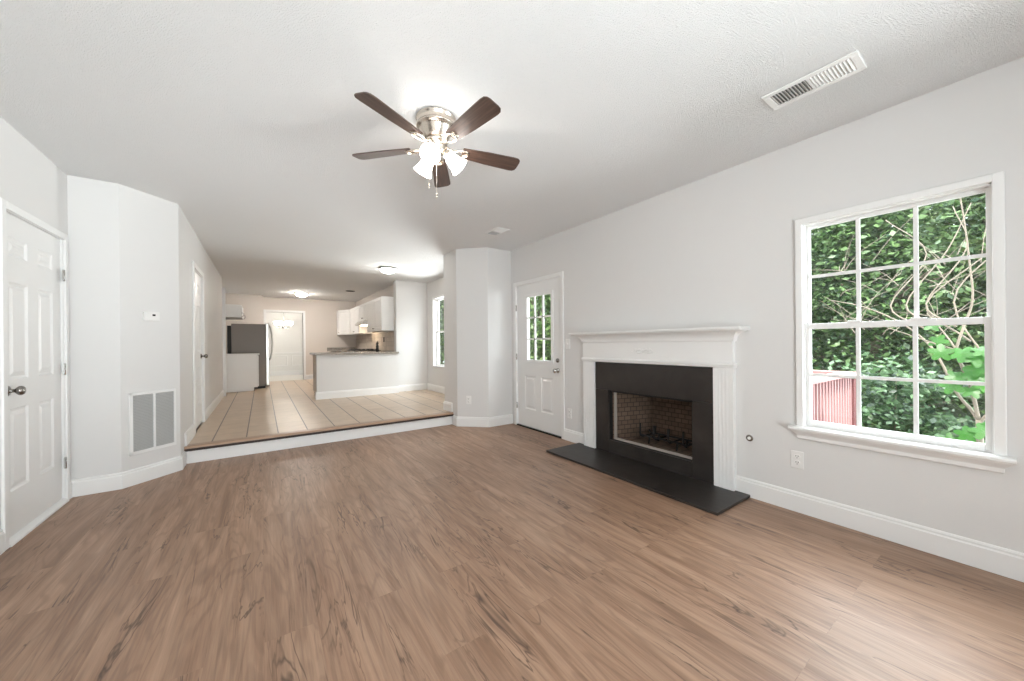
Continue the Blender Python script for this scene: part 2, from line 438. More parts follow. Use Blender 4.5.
# ------------------------------------------------------------------ mesh helpers
class MB:
    """collects shapes in world coordinates (or through T) and links them as ONE mesh object"""
    def __init__(self, T=None):
        self.v, self.f, self.s, self.T = [], [], [], T
    def add(self, vs, fs, smooth=False):
        n = len(self.v)
        for p in vs:
            self.v.append(tuple(self.T(*p)) if self.T else tuple(p))
        for f in fs:
            self.f.append([i + n for i in f]); self.s.append(smooth)
        return self
    def box(self, x0, x1, y0, y1, z0, z1):
        vs = [(x, y, z) for z in (z0, z1) for y in (y0, y1) for x in (x0, x1)]
        return self.add(vs, [(0, 2, 3, 1), (4, 5, 7, 6), (0, 1, 5, 4), (2, 6, 7, 3), (0, 4, 6, 2), (1, 3, 7, 5)])
    def prism(self, poly, axis, a, b, smooth=False):
        n = len(poly)
        def P(p, t):
            return {'z': (p[0], p[1], t), 'y': (p[0], t, p[1]), 'x': (t, p[0], p[1])}[axis]
        vs = [P(p, a) for p in poly] + [P(p, b) for p in poly]
        self.add(vs, [tuple(range(n))[::-1], tuple(range(n, 2 * n))])
        base = len(self.v) - 2 * n
        for i in range(n):
            j = (i + 1) % n
            self.f.append([base + i, base + j, base + n + j, base + n + i]); self.s.append(smooth)
        return self
    def lathe(self, prof, c, d=(0, 0, 1), n=24, smooth=True, caps=True):
        d = Vector(d).normalized()
        a = d.orthogonal().normalized(); b = d.cross(a); c = Vector(c)
        vs, fs = [], []
        for r, h in prof:
            for k in range(n):
                t = 2 * PI * k / n
                vs.append(c + d * h + (a * math.cos(t) + b * math.sin(t)) * max(r, 1e-5))
        for i in range(len(prof) - 1):
            for k in range(n):
                k2 = (k + 1) % n
                fs.append((i * n + k, i * n + k2, (i + 1) * n + k2, (i + 1) * n + k))
        self.add(vs, fs, smooth)
        if caps:
            base = len(self.v) - len(vs)
            self.f.append([base + k for k in range(n)][::-1]); self.s.append(False)
            self.f.append([base + (len(prof) - 1) * n + k for k in range(n)]); self.s.append(False)
        return self
    def tube(self, pts, r, n=8, closed=False, smooth=True):
        pts = [Vector(p) for p in pts]
        m = len(pts)
        rs = r if isinstance(r, (list, tuple)) else [r] * m
        vs, fs = [], []
        ref = None
        for i, p in enumerate(pts):
            if closed:
                t = pts[(i + 1) % m] - pts[i - 1]
            else:
                t = pts[min(i + 1, m - 1)] - pts[max(i - 1, 0)]
            t.normalize()
            if ref is None:
                ref = t.orthogonal().normalized()
            a = (ref - t * ref.dot(t)).normalized(); ref = a
            b = t.cross(a)
            for k in range(n):
                q = 2 * PI * k / n
                vs.append(p + (a * math.cos(q) + b * math.sin(q)) * rs[i])
        for i in range(m if closed else m - 1):
            j = (i + 1) % m
            for k in range(n):
                k2 = (k + 1) % n
                fs.append((i * n + k, i * n + k2, j * n + k2, j * n + k))
        if not closed:
            fs.append(tuple(range(n))[::-1]); fs.append(tuple((m - 1) * n + k for k in range(n)))
        return self.add(vs, fs, smooth)
    def ball(self, c, r, n=16):
        rx, ry, rz = r if isinstance(r, (tuple, list)) else (r, r, r)
        h = n // 2
        vs, fs = [], []
        for i in range(h + 1):
            th = PI * i / h
            for k in range(n):
                ph = 2 * PI * k / n
                s = max(math.sin(th), 1e-3)
                vs.append((c[0] + rx * s * math.cos(ph), c[1] + ry * s * math.sin(ph), c[2] + rz * math.cos(th)))
        for i in range(h):
            for k in range(n):
                k2 = (k + 1) % n
                fs.append((i * n + k, i * n + k2, (i + 1) * n + k2, (i + 1) * n + k))
        return self.add(vs, fs, True)
    def sweep(self, prof, path, side=1, smooth=False):
        """closed profile [(offset, z)] swept with mitres along a 2-D polyline; offset goes to the left (side 1) or right of travel"""
        P = [Vector((p[0], p[1])) for p in path]
        m, n = len(P), len(prof)
        vs, fs = [], []
        for i in range(m):
            dirs = []
            if i > 0: dirs.append((P[i] - P[i - 1]).normalized())
            if i < m - 1: dirs.append((P[i + 1] - P[i]).normalized())
            ns = [Vector((-d.y, d.x)) * side for d in dirs]
            if len(ns) == 2:
                mt = (ns[0] + ns[1]).normalized(); mt = mt / max(mt.dot(ns[0]), 0.2)
            else:
                mt = ns[0]
            for o, z in prof:
                q = P[i] + mt * o
                vs.append((q.x, q.y, z))
        for i in range(m - 1):
            for k in range(n):
                k2 = (k + 1) % n
                fs.append((i * n + k, i * n + k2, (i + 1) * n + k2, (i + 1) * n + k))
        fs.append(tuple(range(n))[::-1]); fs.append(tuple((m - 1) * n + k for k in range(n)))
        return self.add(vs, fs, smooth)
    def relief(self, w, h, t, panels, rings=((0.0, 0.0), (0.012, -0.009), (0.026, -0.009), (0.045, -0.002))):
        """panelled slab in local (u, n, z): u 0..w, front face at n=0 (towards +n), back at -t"""
        us = sorted({0.0, w} | {p[0] for p in panels} | {p[1] for p in panels})
        zs = sorted({0.0, h} | {p[2] for p in panels} | {p[3] for p in panels})
        for i in range(len(us) - 1):
            for j in range(len(zs) - 1):
                u0_, u1_, z0_, z1_ = us[i], us[i + 1], zs[j], zs[j + 1]
                pan = any(abs(p[0] - u0_) < 1e-6 and abs(p[1] - u1_) < 1e-6 and p[2] <= z0_ + 1e-6 and p[3] >= z1_ - 1e-6 for p in panels)
                if not pan:
                    self.add([(u0_, 0, z0_), (u1_, 0, z0_), (u1_, 0, z1_), (u0_, 0, z1_)], [(0, 1, 2, 3)])
        for (u0_, u1_, z0_, z1_) in panels:
            vs, fs = [], []
            for ins, d in rings:
                vs += [(u0_ + ins, d, z0_ + ins), (u1_ - ins, d, z0_ + ins), (u1_ - ins, d, z1_ - ins), (u0_ + ins, d, z1_ - ins)]
            for i in range(len(rings) - 1):
                for k in range(4):
                    k2 = (k + 1) % 4
                    fs.append((i * 4 + k, i * 4 + k2, (i + 1) * 4 + k2, (i + 1) * 4 + k))
            q = (len(rings) - 1) * 4
            fs.append((q, q + 1, q + 2, q + 3))
            self.add(vs, fs)
        self.add([(0, 0, 0), (w, 0, 0), (w, 0, h), (0, 0, h), (0, -t, 0), (w, -t, 0), (w, -t, h), (0, -t, h)],
                 [(0, 4, 5, 1), (1, 5, 6, 2), (2, 6, 7, 3), (3, 7, 4, 0), (4, 7, 6, 5)])
        return self
    def build(self, name, mat, parent=None, bevel=0.0, merge=False, loc=None, seg=2):
        me = bpy.data.meshes.new(name)
        off = Vector((0, 0, 0))
        if parent is not None:
            off = parent['_o'] if '_o' in parent.keys() else (0, 0, 0)
            off = Vector(off)
        elif loc is not None:
            off = Vector(loc)
        me.from_pydata([tuple(Vector(p) - off) for p in self.v], [], self.f)
        for p, s in zip(me.polygons, self.s):
            p.use_smooth = s
        bm = bmesh.new(); bm.from_mesh(me)
        if merge:
            bmesh.ops.remove_doubles(bm, verts=bm.verts, dist=1e-5)
        bmesh.ops.recalc_face_normals(bm, faces=bm.faces)
        bm.to_mesh(me); bm.free()
        o = bpy.data.objects.new(name, me)
        COL.objects.link(o)
        me.materials.append(MAT[mat] if isinstance(mat, str) else mat)
        if parent is not None:
            o.parent = parent
            o['_o'] = tuple(off)
        else:
            o.location = off
            o['_o'] = tuple(off)
        if bevel:
            b = o.modifiers.new('bevel', 'BEVEL'); b.width = bevel; b.segments = seg; b.limit_method = 'ANGLE'; b.angle_limit = 0.6
        return o

def tag(o, label=None, cat=None, group=None, kind=None):
    if label: o['label'] = label
    if cat: o['category'] = cat
    if group: o['group'] = group
    if kind: o['kind'] = kind
    return o

def thing(name, label, cat, loc=(0, 0, 0), group=None, kind=None):
    o = bpy.data.objects.new(name, None)
    COL.objects.link(o)
    o.location = loc
    o.empty_display_size = 0.1
    o['_o'] = tuple(loc)
    return tag(o, label, cat, group, kind)

def dup(root, loc, label=None, scale=None, rotz=None):
    c = root.copy(); COL.objects.link(c); c.location = loc
    if label: c['label'] = label
    if scale: c.scale = scale
    if rotz is not None: c.rotation_euler = (0, 0, rotz)
    for ch in list(root.children):
        d = ch.copy(); COL.objects.link(d); d.parent = c
        for g in list(ch.children):
            h = g.copy(); COL.objects.link(h); h.parent = d
    return c

def struct(name, mb, mat, label, cat, bevel=0.0):
    return tag(mb.build(name, mat, bevel=bevel), label, cat, kind='structure')

def wall_with_holes(mb, axis, w0, w1, a0, a1, z0, z1, holes):
    """wall slab between w0..w1 on its thin axis, a0..a1 along, with rectangular holes (a0,a1,z0,z1)"""
    cuts = sorted({a0, a1} | {h[0] for h in holes} | {h[1] for h in holes})
    for i in range(len(cuts) - 1):
        p, q = cuts[i], cuts[i + 1]
        hs = sorted([(h[2], h[3]) for h in holes if h[0] <= p + 1e-6 and h[1] >= q - 1e-6])
        z = z0
        for hz0, hz1 in hs + [(z1, z1)]:
            if hz0 > z + 1e-6:
                if axis == 'x': mb.box(w0, w1, p, q, z, hz0)
                else: mb.box(p, q, w0, w1, z, hz0)
            z = max(z, hz1)
    return mb

HC = 2.44
KZ = 0.165
XR, XL, XH = 2.91, -1.20, -0.62

# ------------------------------------------------------------------ room shell
WIN = (0.095, 0.845, 0.575, 1.895)
BDOOR = (3.150, 4.080, 0.0, 1.925)
FBOX = (1.545, 2.475, 0.09, 0.70)
FILL_WIN = (-1.42, -0.22, 0.40, 2.02)  # invented opening behind the viewer, cut for a fill lamp
BWIN = (5.65, 7.02, 0.68, 2.07)
struct('floor', MB().box(XL - .12, XR + .1, -1.72, 4.66, -0.12, 0), 'floor', 'brown oak-look plank floor of the living room', 'floor')
struct('floor_kitchen', MB().box(-0.86, XR, 4.665, 11.70, -0.05, KZ), 'tile', 'raised beige tile floor of the breakfast area and kitchen', 'floor')
struct('floor_dining', MB().box(-1.0, 2.9, 11.70, 13.9, -0.05, KZ), 'carpet', 'pale floor of the dining room beyond the opening', 'floor')
struct('ceiling', MB().box(-1.4, 3.05, -1.75, 14.1, HC, HC + .12), 'ceiling', 'white popcorn-textured ceiling', 'ceiling')
struct('wall_right', wall_with_holes(MB(), 'x', XR, XR + .14, -1.72, 7.50, -0.12, HC, [WIN, FILL_WIN, BDOOR, FBOX, BWIN]), 'wall', 'long light grey wall with the window, fireplace and back door', 'wall')
struct('wall_left', wall_with_holes(MB(), 'x', XL - .12, XL, -1.72, 4.15, 0, HC, [(3.305, 4.068, 0, 1.935)]), 'wall', 'light grey wall holding the nearest white panel door', 'wall')
struct('wall_alcove', MB().prism([(-1.32, 4.15), (-0.93, 4.15), (-0.93, 4.30), (-1.32, 4.30)], 'z', 0, HC), 'wall', 'narrow grey wall beside the nearest panel door', 'wall')
A2, B2 = Vector((-0.93, 4.15)), Vector((XH, 4.45))
AD = (B2 - A2).normalized(); AN = Vector((AD.y, -AD.x))
struct('wall_angled', MB().prism([(-0.93, 4.15), (XH, 4.45), (XH - .12, 4.50), (-1.0, 4.28)], 'z', 0, HC), 'wall', 'angled grey wall with the thermostat and return grille', 'wall')
HDOOR = (5.26, 6.01, KZ, 2.015)
struct('wall_hall', wall_with_holes(MB(), 'x', XH - .12, XH, 4.45, 8.87, 0, HC, [HDOOR]), 'wall', 'left wall of the breakfast area with a white door', 'wall')
struct('wall_kitchen_left', MB().box(-0.90, -0.75, 4.6, 11.70, 0, HC), 'wall', 'wall behind the refrigerator', 'wall')
struct('wall_column', MB().prism([(XR, 4.19), (2.52, 4.19), (2.205, 4.50), (2.205, 4.92), (XR, 4.92)], 'z', 0, HC), 'wall', 'grey column with angled faces beside the back door', 'wall')
struct('wall_breakfast', MB().box(2.25, XR, 7.36, 7.52, 0, HC), 'wall', 'grey wall facing the room at the end of the peninsula', 'wall')
struct('wall_kitchen_right', MB().box(2.36, 2.5, 7.52, 11.70, 0, HC), 'beige', 'beige kitchen wall behind the range', 'wall')
struct('wall_kitchen_back', wall_with_holes(MB(), 'y', 11.70, 11.82, -0.9, 2.5, -0.05, HC, [(0.10, 0.955, KZ, 2.045)]), 'beige', 'beige rear wall of the kitchen with a wide opening', 'wall')
struct('wall_stub', MB().box(-0.75, 0.03, 11.32, 11.70, KZ, HC), 'beige', 'short wall beyond the refrigerator', 'wall')
struct('wall_dining_back', MB().box(-1.1, 3.0, 13.80, 13.92, -0.05, HC), 'dining', 'white far wall of the dining room', 'wall')
struct('wall_dining_left', MB().box(-1.1, -1.0, 11.82, 13.80, -0.05, HC), 'dining', 'white left wall of the dining room', 'wall')
struct('wall_dining_right', MB().box(2.8, 2.9, 11.82, 13.80, -0.05, HC), 'dining', 'white right wall of the dining room', 'wall')
FILL_RWIN = (-0.80, 1.20, 0.12, 2.05)  # rear opening added to admit the fill lamp
struct('wall_rear', wall_with_holes(MB(), 'y', -1.72, -1.60, -1.32, XR + .14, -0.12, HC, [FILL_RWIN]), 'wall', 'wall behind the viewer with an added opening for fill light', 'wall')

# baseboards
BB = [(0, 0), (0.016, 0), (0.016, 0.105), (0.011, 0.112), (0.012, 0.122), (0.006, 0.130), (0, 0.131)]
def baseboard(name, path, z, side, label):
    struct(name, MB().sweep([(o, h + z) for o, h in BB], path, side), 'trim', label, 'baseboard')
baseboard('baseboard_right', [(XR, -1.6), (XR, 1.262)], 0.001, 1, 'white baseboard under the window')
baseboard('baseboard_mid', [(XR, 2.780), (XR, 3.105)], 0.001, 1, 'white baseboard between the mantel and the back door')
baseboard('baseboard_column', [(XR, 4.19), (2.52, 4.19), (2.205, 4.50), (2.205, 4.63)], 0.001, 1, 'white baseboard around the grey column')
baseboard('baseboard_column_upper', [(2.205, 4.655), (2.205, 4.92), (XR, 4.92)], KZ + .001, 1, 'white baseboard on the tile side of the column')
baseboard('baseboard_left', [(XL, 4.112), (XL, 4.15), (-0.93, 4.15), (XH, 4.45), (XH, 4.632)], 0.001, -1, 'white baseboard below the thermostat wall')
baseboard('baseboard_front_left', [(XL, -1.6), (XL, 3.262)], 0.001, -1, 'white baseboard left of the nearest door')
baseboard('baseboard_hall', [(XH, 4.655), (XH, 5.20)], KZ + .001, -1, 'short white baseboard before the breakfast area door')
baseboard('baseboard_hall_far', [(XH, 6.07), (XH, 8.829)], KZ + .001, -1, 'white baseboard beyond the breakfast area door')
baseboard('baseboard_breakfast', [(2.25, 7.36), (XR, 7.36), (XR, 4.94)], KZ + .001, -1, 'white baseboard under the breakfast window')
baseboard('baseboard_kitchen', [(1.012, 11.70), (1.5, 11.70)], KZ + .001, -1, 'white baseboard right of the dining opening')

# raised step between living room and tile
struct('trim_1', MB().box(XH, 2.205, 4.645, 4.664, 0.001, KZ - .022), 'trim', 'white riser board of the step', 'step riser')
st = thing('step_nosing', 'brown wood nosing along the edge of the tile step', 'step nosing', (0.8, 4.65, KZ), kind='structure')
MB().prism([(4.625, KZ - .018), (4.72, KZ - .018), (4.72, KZ + .006), (4.632, KZ + .006), (4.625, KZ)], 'x', XH + .001, 2.204).build('tread_strip', 'nosing', st)
MB().box(XH + .001, 2.204, 4.622, 4.645, KZ - .042, KZ - .0185).build('edge_strip', 'nosing_dark', st)

# ------------------------------------------------------------------ doors
def knob(parent, c, d, mat='darkknob', r=0.027):
    k = MB().lathe([(0.030, 0), (0.031, .004), (0.026, .009), (0.011, .012), (0.010, .030), (0.018, .036), (r, .046), (r * 1.02, .055), (r * .8, .064), (r * .35, .068)], c, d, 20)
    return k.build('door_knob', mat, parent)

def hinge(parent, c, along, out):
    c = Vector(c)
    k = MB()
    k.lathe([(0.005, -.042), (0.0065, -.040), (0.0065, .040), (0.005, .042)], c, (0, 0, 1), 10)
    a = Vector(along) * 0.012; o = Vector(out) * 0.0022
    for s in (-1, 1):
        p, q = c + a * s * 0.2, c + a * s * 1.3
        k.box(min(p.x, q.x) - abs(o.x) - 0.001, max(p.x, q.x) + abs(o.x) + .001, min(p.y, q.y), max(p.y, q.y), c.z - .038, c.z + .038)
    return k.build('hinge', 'chrome', parent)

def casing_x(parent, X, s, y0, y1, z0, ztop, w=0.046, t=0.016):
    """door casing on a wall of constant X facing s (+1/-1)"""
    m = MB()
    def leg(a, b, za, zb):
        m.box(min(X, X + s * t), max(X, X + s * t), a, b, za, zb)
    leg(y0 - w, y0, z0, ztop + w); leg(y1, y1 + w, z0, ztop + w); leg(y0, y1, ztop, ztop + w)
    return m.build('casing', 'trim', parent, bevel=0.005)

def jamb_x(parent, X, s, y0, y1, z0, ztop, depth=0.11):
    m = MB()
    x0, x1 = sorted((X, X - s * depth))
    m.box(x0, x1, y0 - .001, y0 + .006, z0, ztop).box(x0, x1, y1 - .006, y1 + .001, z0, ztop).box(x0, x1, y0, y1, ztop - .006, ztop + .001)
    return m.build('door_jamb', 'trim', parent)

# nearest six-panel door
d1 = thing('door_1', 'nearest white six-panel door at the left edge with a dark knob', 'door', (XL, 3.68, 0), kind='structure')
Y0, Y1 = 3.317, 4.057
def slab_six(root, X, y0, y1, z0, h, name='door_slab'):
    w = y1 - y0
    sx, sz = w / 0.74, h / 1.905
    cols = [(0.085 * sx, 0.292 * sx), (0.420 * sx, 0.622 * sx)]
    rows = [(0.262 * sz, 0.752 * sz), (0.922 * sz, 1.502 * sz), (1.657 * sz, 1.770 * sz)]
    pans = [(a, b, c, d) for a, b in cols for c, d in rows]
    return MB(lambda u, n, z: (X + n, y0 + u, z0 + z)).relief(w, h, 0.035, pans).build(name, 'door', root, merge=True)
slab_six(d1, XL - .012, Y0, Y1, 0.03, 1.895)
casing_x(d1, XL, 1, 3.312, 4.062, 0.0, 1.928)
jamb_x(d1, XL, 1, 3.306, 4.067, 0.0, 1.934)
MB().prism([(XL - .1, 0.001), (XL + .022, 0.001), (XL + .020, 0.012), (XL - .01, 0.026), (XL - .1, 0.026)], 'y', 3.313, 4.061).build('threshold', 'trim', d1)
knob(d1, (XL - .012, 3.372, 0.885), (1, 0, 0))
for z in (1.665, 0.975, 0.285):
    hinge(d1, (XL + .006, 4.058, z), (0, 1, 0), (1, 0, 0))

# breakfast-area door
d2 = thing('door_2', 'white panel door on the left wall of the breakfast area', 'door', (XH, 5.63, KZ), kind='structure')
slab_six(d2, XH - .012, 5.268, 6.002, KZ + .012, 1.835)
casing_x(d2, XH, 1, 5.262, 6.008, KZ, 2.012, w=0.058)
jamb_x(d2, XH, 1, 5.261, 6.009, KZ, 2.014)
knob(d2, (XH - .012, 5.945, 1.01), (1, 0, 0))
for z in (1.80, 0.45):
    hinge(d2, (XH + .006, 5.266, z), (0, 1, 0), (1, 0, 0))

# back door with nine-pane lite
d3 = thing('door_3', 'white back door with a nine-pane glass lite', 'door', (XR, 3.615, 0), kind='structure')
DY0, DY1, DX = 3.165, 4.062, XR + .012
LZ0, LZ1, LY0, LY1 = 0.905, 1.752, 3.335, 3.838
T3 = lambda u, n, z: (DX - n, DY0 + u, 0.018 + z)
wd = DY1 - DY0
lo = MB(T3).relief(wd, LZ0 - .018, 0.04, [(0.165, 0.395, 0.235, 0.68), (0.505, 0.735, 0.235, 0.68)])
lo.T = None
lo.box(DX, DX + .04, DY0, LY0, LZ0, 1.918).box(DX, DX + .04, LY1, DY1, LZ0, 1.918).box(DX, DX + .04, LY0, LY1, LZ1, 1.918)
lo.build('door_slab', 'door', d3, merge=True)
fr = MB()
e = 0.028
for a in ((LY0 - e, LY0 + .012, LZ0 - e, LZ1 + e), (LY1 - .012, LY1 + e, LZ0 - e, LZ1 + e), (LY0, LY1, LZ0 - e, LZ0 + .012), (LY0, LY1, LZ1 - .012, LZ1 + e)):
    fr.box(DX - .014, DX + .010, *a)
lf = fr.build('lite_frame', 'trim', d3, bevel=0.004)
mu = MB()
for k in (1, 2):
    y = LY0 + (LY1 - LY0) * k / 3; z = LZ0 + (LZ1 - LZ0) * k / 3
    mu.box(DX - .010, DX + .008, y - .011, y + .011, LZ0 + .01, LZ1 - .01)
    mu.box(DX - .010, DX + .008, LY0 + .01, LY1 - .01, z - .011, z + .011)
mu.build('muntin_grid', 'trim', lf)
MB().box(DX + .014, DX + .018, LY0 - .003, LY1 + .003, LZ0 - .003, LZ1 + .003).build('glass', 'glass', lf)
casing_x(d3, XR, -1, 3.158, 4.070, 0.0, 1.922, w=0.05)
jamb_x(d3, XR, -1, 3.151, 4.079, 0.0, 1.924, 0.13)
MB().box(XR - .012, XR + .12, 3.158, 4.072, 0.001, 0.016).build('threshold', 'black', d3)
knob(d3, (DX, 3.237, 0.80), (-1, 0, 0), 'chrome')
MB().lathe([(0.026, 0), (0.027, .004), (0.024, .012), (0.012, .014), (0.011, .022), (0.002, .024)], (DX, 3.237, 0.922), (-1, 0, 0), 18).build('deadbolt', 'darkknob', d3)
for z in (1.62, 0.95, 0.28):
    hinge(d3, (XR - .008, 4.066, z), (0, 1, 0), (-1, 0, 0))

# ------------------------------------------------------------------ windows
def sash(parent, name, X, y0, y1, z0, z1, stile, top, bot, cols, rows, t=0.026, mun=0.018):
    m = MB()
    m.box(X, X + t, y0, y0 + stile, z0, z1).box(X, X + t, y1 - stile, y1, z0, z1)
    m.box(X, X + t, y0 + stile, y1 - stile, z0, z0 + bot).box(X, X + t, y0 + stile, y1 - stile, z1 - top, z1)
    s = m.build(name, 'trim', parent, bevel=0.003)
    gy0, gy1, gz0, gz1 = y0 + stile, y1 - stile, z0 + bot, z1 - top
    g = MB()
    for k in range(1, cols):
        y = gy0 + (gy1 - gy0) * k / cols
        g.box(X + .004, X + t - .006, y - mun / 2, y + mun / 2, gz0, gz1)
    for k in range(1, rows):
        z = gz0 + (gz1 - gz0) * k / rows
        g.box(X + .0045, X + t - .0065, gy0, gy1, z - mun / 2, z + mun / 2)
    if cols * rows > 1:
        g.build('muntin_grid', 'trim', s)
    MB().box(X + .012, X + .015, gy0 - .002, gy1 + .002, gz0 - .002, gz1 + .002).build('glass', 'glass', s)
    return s

def dh_window(name, label, y0, y1, z0, z1, zmid, wcas, stool=True):
    w = thing(name, label, 'window', (XR, (y0 + y1) / 2, z0), kind='structure')
    c = MB()
    t = 0.018
    c.box(XR - t, XR, y0 - wcas, y0 + .004, z0 - .012, z1 + wcas).box(XR - t, XR, y1 - .004, y1 + wcas, z0 - .012, z1 + wcas).box(XR - t, XR, y0, y1, z1 - .004, z1 + wcas)
    c.build('casing', 'trim', w, bevel=0.004)
    j = MB()
    j.box(XR - .001, XR + .135, y0 - .001, y0 + .010, z0, z1).box(XR - .001, XR + .135, y1 - .010, y1 + .001, z0, z1)
    j.box(XR - .001, XR + .135, y0, y1, z1 - .010, z1 + .001).box(XR + .02, XR + .135, y0, y1, z0 - .001, z0 + .008)
    j.build('jamb_liner', 'trim', w)
    sash(w, 'upper_sash', XR + .046, y0 + .010, y1 - .010, zmid, z1 - .010, 0.014, 0.020, 0.024, 3, 2)
    ls = sash(w, 'lower_sash', XR + .018, y0 + .010, y1 - .010, z0 + .008, zmid + .030, 0.020, 0.036, 0.030, 3, 2)
    lk = MB().box(XR + .006, XR + .019, (y0 + y1) / 2 - .16, (y0 + y1) / 2 - .10, zmid + .028, zmid + .040)
    lk.box(XR + .006, XR + .019, (y0 + y1) / 2 + .16 - .06, (y0 + y1) / 2 + .16, zmid + .028, zmid + .040)
    lk.build('sash_lock', 'plastic', w, bevel=0.003)
    if stool:
        a, b = y0 - .06, y1 + .065
        MB().prism([(XR + .06, z0 - .001), (XR + .06, z0 - .024), (XR - .062, z0 - .024), (XR - .068, z0 - .018), (XR - .068, z0 - .007), (XR - .062, z0 - .001)], 'y', a, b).build('stool', 'trim', w)
        pr = [(0, z0 - .084), (.016, z0 - .084), (.021, z0 - .079), (.021, z0 - .060), (.027, z0 - .050), (.040, z0 - .036), (.044, z0 - .030), (.044, z0 - .0245), (0, z0 - .0245)]
        MB().sweep(pr, [(XR, a + .055), (XR - .002, a + .055), (XR - .002, b - .055), (XR, b - .055)], 1).build('apron', 'trim', w)
    return w
dh_window('window_1', 'large white double-hung window looking onto the trees', WIN[0], WIN[1], WIN[2], WIN[3], 1.213, 0.034)
dh_window('added_window_4', 'added white double-hung window behind the viewer, letting in fill light', FILL_WIN[0], FILL_WIN[1], FILL_WIN[2], FILL_WIN[3], 1.20, 0.034)  # unseen window, put in so the right-hand fill lamp reaches the room
# breakfast window: drywall reveal, plain sashes
w2 = thing('window_2', 'tall window of the breakfast area seen past the grey column', 'window', (XR, 6.3, BWIN[2]), kind='structure')
j = MB()
y0, y1, z0, z1 = BWIN
j.box(XR - .012, XR + .135, y0 - .03, y0 + .012, z0 - .012, z1 + .03).box(XR - .012, XR + .135, y1 - .012, y1 + .03, z0 - .012, z1 + .03)
j.box(XR - .012, XR + .135, y0, y1, z1 - .012, z1 + .03).box(XR - .02, XR + .135, y0 - .03, y1 + .03, z0 - .012, z0 + .012)
j.build('frame', 'trim', w2, bevel=0.003)
ym = (y0 + y1) / 2
MB().box(XR + .05, XR + .12, ym - .03, ym + .03, z0 + .012, z1 - .012).build('mullion_post', 'trim', w2)
for a, b in ((y0 + .012, ym - .03), (ym + .03, y1 - .012)):
    sash(w2, 'upper_sash', XR + .085, a, b, 1.37, z1 - .012, 0.03, 0.03, 0.025, 1, 1)
    sash(w2, 'lower_sash', XR + .055, a, b, z0 + .012, 1.40, 0.03, 0.035, 0.03, 1, 1)
# rear glazing added behind the viewer to let the fill lamp in
w3 = thing('added_window_3', 'added wide white framed glazing behind the viewer, letting in fill light', 'window', (0.20, -1.6, 0.12), kind='structure')
j = MB()
x0, x1, z0, z1 = FILL_RWIN
j.box(x0 - .05, x0 + .04, -1.70, -1.585, z0 - .05, z1 + .05).box(x1 - .04, x1 + .05, -1.70, -1.585, z0 - .05, z1 + .05)
j.box(x0, x1, -1.70, -1.585, z1 - .04, z1 + .05).box(x0, x1, -1.70, -1.585, z0 - .05, z0 + .04).box(0.16, 0.24, -1.69, -1.60, z0, z1)
j.build('frame', 'trim', w3, bevel=0.004)
MB().box(x0 + .03, x1 - .03, -1.655, -1.650, z0 + .03, z1 - .03).build('glass', 'glass', w3)

# ------------------------------------------------------------------ fireplace
fm = thing('fireplace_mantel', 'white fireplace mantel with fluted legs and a projecting shelf', 'mantel', (XR, 2.02, 0.02))
FX = XR - .046
def fluted(y0, y1):
    n = 4
    w = (y1 - y0 - .036) / n
    pts = [(XR, y0), (FX, y0), (FX, y0 + .018)]
    for k in range(n):
        a = y0 + .018 + k * w
        pts += [(FX, a + w * .15), (FX + .0016, a + w * .3), (FX + .0016, a + w * .7), (FX, a + w * .85)]
    pts += [(FX, y1 - .018), (FX, y1), (XR, y1)]
    return MB().prism(pts, 'z', 0.0205, 0.935)
fluted(1.255, 1.398).build('leg', 'trim', fm)
fluted(2.612, 2.768).build('leg', 'trim', fm)
MB().box(FX, XR, 1.255, 2.768, 0.970, 1.20).build('frieze', 'trim', fm, bevel=0.002)
pr = [(0, .9355), (.006, .9355), (.011, .940), (.011, .950), (.016, .955), (.016, .964), (.010, .970), (.004, .976), (0, .976)]
MB().sweep(pr, [(XR, 1.255), (FX, 1.255), (FX, 2.768), (XR, 2.768)], 1).build('architrave', 'trim', fm)
cv = [(0, 1.132), (.003, 1.132), (.010, 1.137), (.012, 1.144)]
for k in range(9):
    t = k / 8 * PI / 2
    cv.append((.013 + .078 * (1 - math.cos(t)), 1.146 + .066 * math.sin(t)))
cv += [(.097, 1.214), (.099, 1.222), (0, 1.222)]
MB().sweep(cv, [(XR, 1.255), (FX, 1.255), (FX, 2.768), (XR, 2.768)], 1).build('crown', 'trim', fm)
MB().prism([(XR, 1.152), (2.752, 1.152), (2.746, 1.158), (2.746, 2.865), (2.752, 2.871), (XR, 2.871)], 'z', 1.2225, 1.239).build('shelf', 'trim', fm, bevel=0.003)
# carved scroll ornament on the frieze
ap = MB()
def scroll(cy, cz, sgn, r0_, turns, w):
    r0_ *= 1.25; w *= 1.3
    pts, rs = [], []
    for k in range(22):
        t = k / 21
        a = t * turns * 2 * PI
        r = r0_ * (1 - .8 * t)
        pts.append((FX - .001, cy + sgn * (r * math.cos(a) - r0_), cz + r * math.sin(a)))
        rs.append(w * (1 - .55 * t))
    ap.tube(pts, rs, 6)
for s in (-1, 1):
    scroll(2.02 + s * .015, 1.045, -s, .020, 1.3, .0055)
    scroll(2.02 + s * .060, 1.050, -s, .016, 1.2, .0045)
    ap.tube([(FX - .001, 2.02 + s * .01, 1.040), (FX - .001, 2.02 + s * .05, 1.030), (FX - .001, 2.02 + s * .09, 1.038), (FX - .001, 2.02 + s * .12, 1.048)], [.005, .006, .005, .002], 6)
    for k in range(3):
        ap.ball((FX - .001, 2.02 + s * (.035 + .03 * k), 1.062 - .007 * k), (.004, .012, .006), 10)
ap.ball((FX - .001, 2.02, 1.052), (.007, .012, .018), 12)
ap.build('applique', 'trim', fm)

